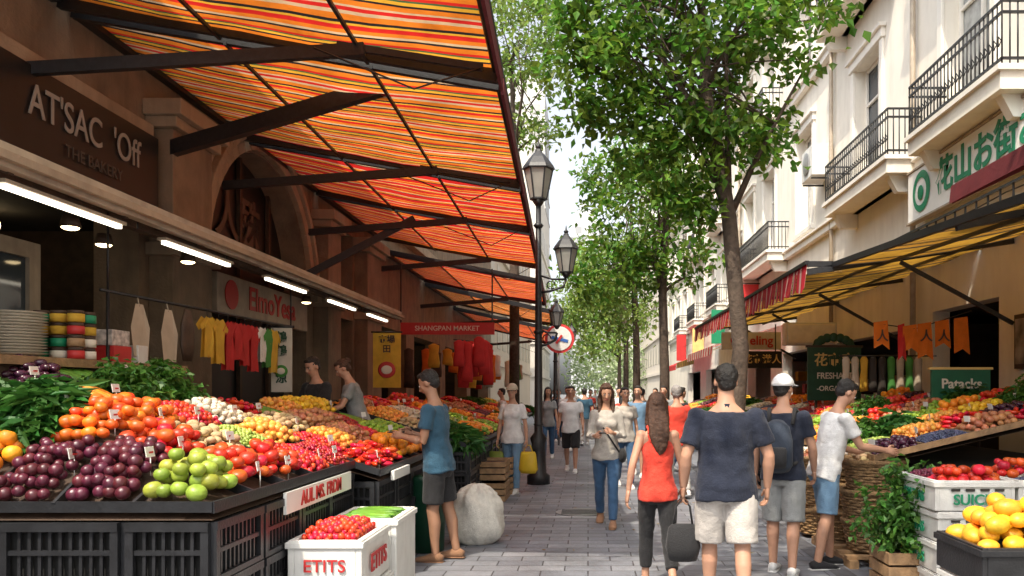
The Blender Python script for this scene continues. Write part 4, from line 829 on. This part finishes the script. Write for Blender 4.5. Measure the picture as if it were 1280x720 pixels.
    if cap: h.ell(Hd(0,-.02,.02),(.079*k,.090*k,.07*k),hair,hr,18,12); h.ell(Hd(0,-.05,-.015),(.064*k,.053*k,.055*k),hair,hr,14,8)
    else:
        h.ell(Hd(0,-.026,.045),(.081*k,.088*k,.086*k),hair,hr,18,12)
        h.ell(Hd(0,.018,.094),(.062*k,.056*k,.030*k),hair,hr,14,8); h.ell(Hd(.02,.045,.093),(.035*k,.03*k,.018*k),hair,hr,10,6)
        h.ell(Hd(0,-.05,-.01),(.064*k,.053*k,.058*k),hair,hr,14,8)
    if hairstyle=='long':
        h.loft([Hd(0,-.03,.03),Hd(0,-.06,-.06),T(0,-.085,.56),T(0,-.12,.46),T(0.01,-.125,.36),T(.015,-.12,.29)],[(.085*k,.07*k),(.09*k,.058*k),(.095*k,.05*k),(.09*k,.035*k),(.06*k,.025*k),(.02*k,.012*k)],(1,0,0),hair,16)
        for sd in (-1,1): h.loft([Hd(sd*.05,.03,.09),Hd(sd*.076,.02,.03),Hd(sd*.078,-.0,-.05),T(sd*.08,.01,.55),T(sd*.085,.06,.45)],[.018*k,.022*k,.026*k,.028*k,.012*k],(0,1,0),hair,8)
    if hairstyle=='bun': h.ell(Hd(0,-.11,.06),(.045*k,.04*k,.045*k),hair,hr)
    o=h.make('hair',rt); remesh(o,.008 if near else .014,1,.018,htex)
    if cap:
        c=MB(); n=20
        vs=[];fs=[]
        for i in range(8):
            ph=(math.pi/2)*i/7
            for j in range(n):
                t_=2*math.pi*j/n; vs.append(Hd(.096*math.cos(ph)*math.cos(t_),-.010+.112*math.cos(ph)*math.sin(t_),.028+.112*math.sin(ph)))
        for i in range(7):
            for j in range(n): fs.append((i*n+j,i*n+(j+1)%n,(i+1)*n+(j+1)%n,(i+1)*n+j))
        c.add(vs,fs,cap,True)
        brim=[]; m_=9
        for i in range(m_): t_=math.pi*(.12+.76*i/(m_-1)); brim.append(Hd(.092*math.cos(t_),-.010+.106*math.sin(t_),.036))
        for i in range(m_): t_=math.pi*(.12+.76*i/(m_-1)); brim.append(Hd(.088*math.cos(t_),.02+.17*math.sin(t_),.026))
        c.add(brim,[(i,i+1,m_+i+1,m_+i) for i in range(m_-1)],cap,True)
        o=c.make('cap',rt); so_=o.modifiers.new('s','SOLIDIFY'); so_.thickness=.004
    t=MB(); fr=w/sk_
    rg_=[(hem,.192*fr,.142+belly*.5,-.005),(-.03,.190*fr,.138+belly,0),(.08,.165+belly*.2,.122+belly,.004+belly*.3),(.2,.158 if fem else .167,.116+belly*.6,.006),(.34,.178,.128,.0),(.44,.174,.108,-.01),(.495,.125,.088,-.014)]
    if sleeve is None: rg_=[(a,b_*.965,c_,d_) for a,b_,c_,d_ in rg_[:5]]+[(.40,.145,.116,-.005),(.455,.118,.095,-.01)]
    t.loft([T(0,a[3],a[0]) for a in rg_],[(a[1]*sk_*k,a[2]*k) for a in rg_],(1,0,0),top,24)
    if fem:
        for sd in (-1,1): t.ell(T(sd*.075*sk_,.082,.33),(.07*k,.062*k,.066*k),top)
    if sleeve is not None:
        for sd in (-1,1):
            shd,el,wr,f_=arm[sd]; aw=(.88 if fem else 1)*(.5+.5*w)
            t.ell(shd+V(0,0,-.002),(.066*k*aw,.066*k*aw,.063*k*aw),top); 
            if sleeve<=1: t.loft([shd,shd.lerp(el,sleeve*.5),shd.lerp(el,sleeve)],[.065*k*aw,.064*k*aw,.067*k*aw],(0,1,0),top,14)
            else:
                s2=sleeve-1; t.loft([shd,shd.lerp(el,.5),el,el.lerp(wr,s2*.5),el.lerp(wr,s2)],[.066*k*aw,.06*k*aw,.055*k*aw,.052*k*aw,.042*k*aw],(0,1,0),top,14)
    else:
        for sd in (-1,1): t.loft([T(sd*.085*sk_,.085,.40),T(sd*.09*sk_,.06,.49),T(sd*.09*sk_,-.01,.53),T(sd*.085*sk_,-.085,.47),T(sd*.08*sk_,-.10,.40)],[(.024*k,.014*k)]*5,(1,0,0),top,8)
    o=t.make('top',rt); remesh(o,vx,2,.026 if near else .015)
    if collar:
        c=MB(); c.loft([T(0,-.012,.50),T(0,-.008,.545)],[(.078*k,.072*k),(.064*k,.062*k)],(1,0,0),collar,18,cap=False); c.make('collar',rt)
    p=MB(); p.loft([T(0,0,.04),T(0,0,-.03),T(0,0,-.09),K(pel+V(0,0,-.14))],[(.150*w*k,.108*k),(.168*w*k,.120*k),(.170*w*k,.124*k),(.12*w*k,.11*k)],(1,0,0),bottom,20)
    for sd in (-1,1):
        hip,kn,an,fp=L[sd]
        if not long_: p.loft([K(hip+V(0,0,.02)),K(hip.lerp(kn,shorts*.5)),K(hip.lerp(kn,shorts))],[.098*k*w,.096*k*w,.095*k*w],(1,0,0),bottom,16)
        else:
            e=(shorts-1) if shorts else .97; g_=.010 if fem else .02
            p.loft([K(hip+V(0,0,.02)),K(hip.lerp(kn,.4)),K(kn),K(kn.lerp(an,.35)),K(kn.lerp(an,e))],[.097*k*w,(.084+g_*.3)*k*w,(.060+g_*.5)*k,(.059+g_*.5)*k,(.046+g_*.7)*k],(1,0,0),bottom,16)
    o=p.make('bottoms',rt); remesh(o,vx,2,.018 if near else .012)
    s_=MB()
    for sd in (-1,1):
        hip,kn,an,fp=L[sd]
        f=[footpt(an,fp,-.07,-.04),footpt(an,fp,-.03,-.03),footpt(an,fp,.03,-.03),footpt(an,fp,.10,-.045),footpt(an,fp,.165,-.052),footpt(an,fp,.20,-.056)]
        s_.loft([K(q_) for q_ in f],[(.03*k,.034*k),(.04*k,.045*k),(.044*k,.044*k),(.05*k,.03*k),(.048*k,.022*k),(.03*k,.014*k)],(1,0,0),shoe,14)
        s_.loft([K(footpt(an,fp,-.078,-.068)),K(footpt(an,fp,.04,-.068)),K(footpt(an,fp,.205,-.068))],[(.036*k,.008*k),(.05*k,.008*k),(.04*k,.008*k)],(1,0,0),wsh if shoe!=tan else tan,10)
    s_.make('shoes',rt)
    hd=MB()
    for sd in (-1,1):
        shd,el,wr,f_=arm[sd]; tg_=V(-sd,0.1,-.35); n_=(tg_-f_*tg_.dot(f_)).normalized(); lt=n_.cross(f_)
        if lt.dot(V(0,1,.6))<0: lt=-lt
        hd.loft([wr-f_*.03*k,wr+f_*.01*k,wr+f_*.05*k,wr+f_*.088*k],[(.026*k,.019*k),(.03*k,.018*k),(.039*k,.017*k),(.036*k,.013*k)],lt,skin,12)
        for a,ln in ((.028,.072),(.0095,.08),(-.009,.075),(-.027,.06)):
            p0=wr+(f_*.08+lt*a)*k; p1=p0+(f_*.9+n_*.25)*ln*.45*k; p2=p1+(f_*.7+n_*.7)*ln*.35*k; p3=p2+(f_*.3+n_*.9)*ln*.25*k
            hd.loft([p0,p1,p2,p3],[.0092*k,.0085*k,.0078*k,.0055*k],lt,skin,8)
        p0=wr+(f_*.025+lt*.024)*k; p1=p0+(f_*.5+lt*.7+n_*.2)*.04*k; p2=p1+(f_*.9+lt*.25+n_*.3)*.033*k; p3=p2+(f_*.9+n_*.4)*.02*k
        hd.loft([p0,p1,p2,p3],[.013*k,.0105*k,.0095*k,.007*k],n_,skin,8)
    hd.make('hands',rt)
    return rt,{s:(arm[s][2]+arm[s][3]*.09*k) for s in arm},T,k
r0,hh,T,k=person('man',-1.42,7.6,80,1.80,1.0,top=blue,bottom=blk,shoe=tan,skin=SK2,legs=((3,-4),(-8,-12)),arms=(((.1,.12,-1),(-.3,1,.2)),((.1,.1,-1),(-.35,1,.25))),lean=6,hp=24,shorts=.85)
m=MB(); p=(hh[-1]+hh[1])/2; m.box(-.055,.055,p.y-.03,p.y+.1,p.z,p.z+.012,blk); m.make('phone',r0)
r0,hh,T,k=person('man',1.0,5.8,-4,1.80,1.16,top=navy,bottom=khaki,shoe=wsh,legs=((13,4),(-10,-18)),arms=(((.30,-.12,-1),(.05,.42,-1)),((.36,-.05,-1),(.0,.35,-1))),shorts=.92,collar=navy,hem=-.13,belly=.02,sleeve=.72,hy=8)
m=MB(); q=hh[-1]; hbx,hby,hbz=q.x,q.y,q.z-.22
m.loft([(hbx,hby,hbz-.24),(hbx,hby,hbz-.14),(hbx,hby,hbz+.0),(hbx,hby,hbz+.03)],[(.10,.06),(.13,.07),(.11,.05),(.08,.02)],(1,0,0),blk,16)
m.tube([(hbx-.07,hby,hbz+.02),(hbx-.05,hby,hbz+.16),(hbx,hby,hbz+.22),(hbx+.05,hby,hbz+.16),(hbx+.07,hby,hbz+.02)],.008,blk,6); m.make('handbag',r0)
person('woman',.56,6.45,3,1.60,.94,True,top=redt,bottom=blk,shoe=wsh,hair=HBr,hairstyle='long',sleeve=None,legs=((16,6),(-12,-38)),arms=(((.34,-.32,-1),(.14,.1,-1)),((.28,.12,-1),(.08,.45,-1))),shorts=1.72,hem=-.12,hy=-6)
r0,hh,T,k=person('man',1.72,7.05,-22,1.74,1.05,top=navy,bottom=greyt,shoe=wsh,legs=((8,0),(-8,-13)),arms=(((.2,-.12,-1),(.05,.3,-1)),((.25,.15,-1),(.0,.6,-1))),shorts=1.0,cap=wht,hem=-.1,hy=-25)
bpk=cl('backpack_nylon',(.02,.03,.05))
m=MB(); m.loft([T(-.03,-.16,.0),T(-.03,-.19,.05),T(-.03,-.20,.26),T(-.03,-.18,.38),T(-.03,-.14,.42)],[(.11,.05),(.14,.08),(.14,.08),(.11,.06),(.06,.03)],(1,0,0),bpk,20)
m.loft([T(-.03,-.26,.03),T(-.03,-.28,.08),T(-.03,-.28,.18),T(-.03,-.26,.2)],[(.09,.02),(.10,.03),(.10,.03),(.09,.015)],(1,0,0),blk,16)
for sd in (-1,1): m.tube([T(sd*.1,-.14,.40),T(sd*.11,-.07,.53),T(sd*.12,.08,.50),T(sd*.13,.14,.3),T(sd*.16,-.0,.08),T(sd*.1,-.14,.05)],.017,blk,8)
m.make('backpack',r0)
person('man',2.16,7.3,-78,1.74,.98,top=wht,bottom=denimL,shoe=blk,legs=((12,2),(-4,-13)),arms=(((.05,.35,-1),(.0,1,-.25)),((.1,.55,-1),(.05,1,-.15))),lean=16,hp=28,shorts=.9,sleeve=.62)
r0,hh,T,k=person('woman',.22,9.6,176,1.70,.96,True,top=shirtg,bottom=denim,shoe=tan,hair=HBr,hairstyle='long',sleeve=1.75,legs=((17,8),(-12,-30)),arms=(((.2,.1,-1),(-.5,.9,.25)),((.2,.05,-1),(-.35,1,.1))),hp=16,hy=8,shorts=None,hem=-.10)
m=MB(); p=(hh[-1]+hh[1])/2; m.box(p.x-.04,p.x+.04,p.y-.01,p.y+.08,p.z,p.z+.012,blk)
m.tube([T(.15,.0,.46),T(.0,.16,.25),T(-.17,.08,-.02)],.01,blk,6); m.ell(T(-.2,.04,-.05),(.05,.1,.09),blk); m.make('phone_and_shoulder_bag',r0)
r0,hh,T,k=person('woman',-1.2,12.7,165,1.72,1.0,True,top=wht,bottom=denimL,shoe=wsh,hair=HBr,hairstyle='short',sleeve=.7,legs=((8,4),(-6,-14)),arms=(((.25,.05,-1),(.15,.2,-1)),((.2,.05,-1),(.1,.15,-1))),shorts=None,cap=beigec)
for sd,mt in ((-1,M('yellow_bag',(.72,.50,.03),.5,transl=.2)),(1,M('green_bag',(.22,.3,.05),.6,transl=.2))):
    q=hh[sd]; m=MB(); x,y,z=q.x+sd*.02,q.y,q.z
    m.loft([(x,y,z-.44),(x,y,z-.38),(x,y,z-.14),(x,y,z-.1)],[(.12,.07),(.16,.09),(.13,.05),(.11,.02)],(1,0,0),mt,14); m.tube([(x-.08,y,z-.12),(x-.03,y,z+.0),(x+.03,y,z+.0),(x+.08,y,z-.12)],.009,mt,6); m.make('shopping_bag',r0)
person('man',-.34,16,178,1.72,1.02,top=wht,bottom=blk,shoe=wsh,legs=((14,4),(-12,-30)),arms=(((.2,.1,-1),(.1,.4,-1)),((.2,-.1,-1),(.1,.3,-1))),shorts=.95)
person('vendor',-3.3,9.85,150,1.72,1.0,top=blk,bottom=blk,hair=HB,lean=8,hp=18,z=.3,arms=(((.2,.3,-1),(-.3,1,-.1)),((.2,.3,-1),(-.4,1,-.15))),shorts=None)
person('vendor',-2.85,10.0,110,1.66,1.0,True,top=greyt,bottom=blk,hair=HBr,lean=16,hp=25,z=.36,hairstyle='bun',arms=(((.2,.5,-1),(-.2,1,-.4)),((.2,.5,-1),(-.2,1,-.5))),shorts=None)
m=MB(); m.box(-3.75,-2.5,9.72,10.35,.005,.29,wood); m.make('vendor_platform',bevel=.01)
def bg(x,y,face,H,t_,b_,fem=False,hs='short',sh=None,hair=HB):
    s=random.choice([-1,1]); a=random.uniform(10,18)
    person('woman' if fem else 'man',x,y,face,H,random.uniform(.94,1.06),fem,top=t_,bottom=b_,hair=hair,hairstyle=hs,legs=((a*s,a*s-10),(-a*s,-a*s-16)),shorts=sh,arms=(((.2,-.2*s,-1),(.1,.2,-1)),((.2,.2*s,-1),(.1,.45,-1))),hy=random.uniform(-20,20))
bg(1.35,12.2,10,1.70,redt,khaki,hair=HG); bg(.62,13.4,185,1.68,shirtg,denim,True); bg(.95,15.2,172,1.72,denimL,khaki,sh=.9)
bg(-.95,19,180,1.72,greyt,denim,True,'long'); bg(-.55,22,175,1.75,wht,blk); bg(-.95,26,180,1.7,navy,denim); bg(-.1,24,5,1.72,blue,khaki); bg(.5,21,183,1.7,blk,denim,True,'long'); bg(1.0,26,178,1.74,wht,denim); bg(1.5,22,0,1.7,greyt,blk)
bg(.1,31,180,1.7,redt,denim,True); bg(-.6,35,180,1.72,shirtg,blk); bg(.9,37,0,1.75,navy,khaki); bg(-1.3,31,180,1.7,wht,denim); bg(1.9,16.3,-60,1.7,blk,denim); bg(2.1,25,170,1.72,wht,khaki); bg(.4,44,180,1.72,greyt,blk); bg(-.3,50,180,1.72,wht,blk); bg(1.3,47,0,1.72,blk,denim); bg(-2.2,20.5,90,1.7,wht,denim)
bg(.8,18.2,5,1.66,redt,denim,True,'long'); bg(1.75,18.5,175,1.74,greyt,denim)
# ---------------------------------------------------------------- light, world, camera
sv=V(-.24,-.48,.85).normalized()
sl=D.lights.new('sun','SUN'); sl.energy=5.0; sl.angle=R(.5); sl.color=(1,.88,.70); so=D.objects.new('sun',sl); so.rotation_euler=sv.to_track_quat('Z','Y').to_euler(); COL.objects.link(so)
wd=D.worlds.new('World'); S.world=wd; wd.use_nodes=True; N=wd.node_tree.nodes; Lk=wd.node_tree.links.new
sky=N.new('ShaderNodeTexSky'); sky.sky_type='NISHITA'; sky.sun_disc=False; sky.sun_elevation=math.asin(sv.z); sky.sun_rotation=math.atan2(sv.x,sv.y); sky.dust_density=5; sky.air_density=1.0; sky.ozone_density=1
hs=N.new('ShaderNodeHueSaturation'); hs.inputs['Saturation'].default_value=.3; hs.inputs['Value'].default_value=2.35
Lk(sky.outputs[0],hs.inputs['Color']); Lk(hs.outputs[0],N['Background'].inputs['Color']); N['Background'].inputs['Strength'].default_value=.15
cd=D.cameras.new('camera'); co=D.objects.new('camera',cd); COL.objects.link(co); co.location=(0,0,1.6); co.rotation_euler=(R(90),0,0); cd.sensor_width=36; cd.lens=28.125; cd.shift_x=-.0742; cd.shift_y=.1016; cd.clip_start=.05; cd.clip_end=1000; S.camera=co
S.view_settings.view_transform='Standard'; S.view_settings.look='None'; S.view_settings.exposure=0
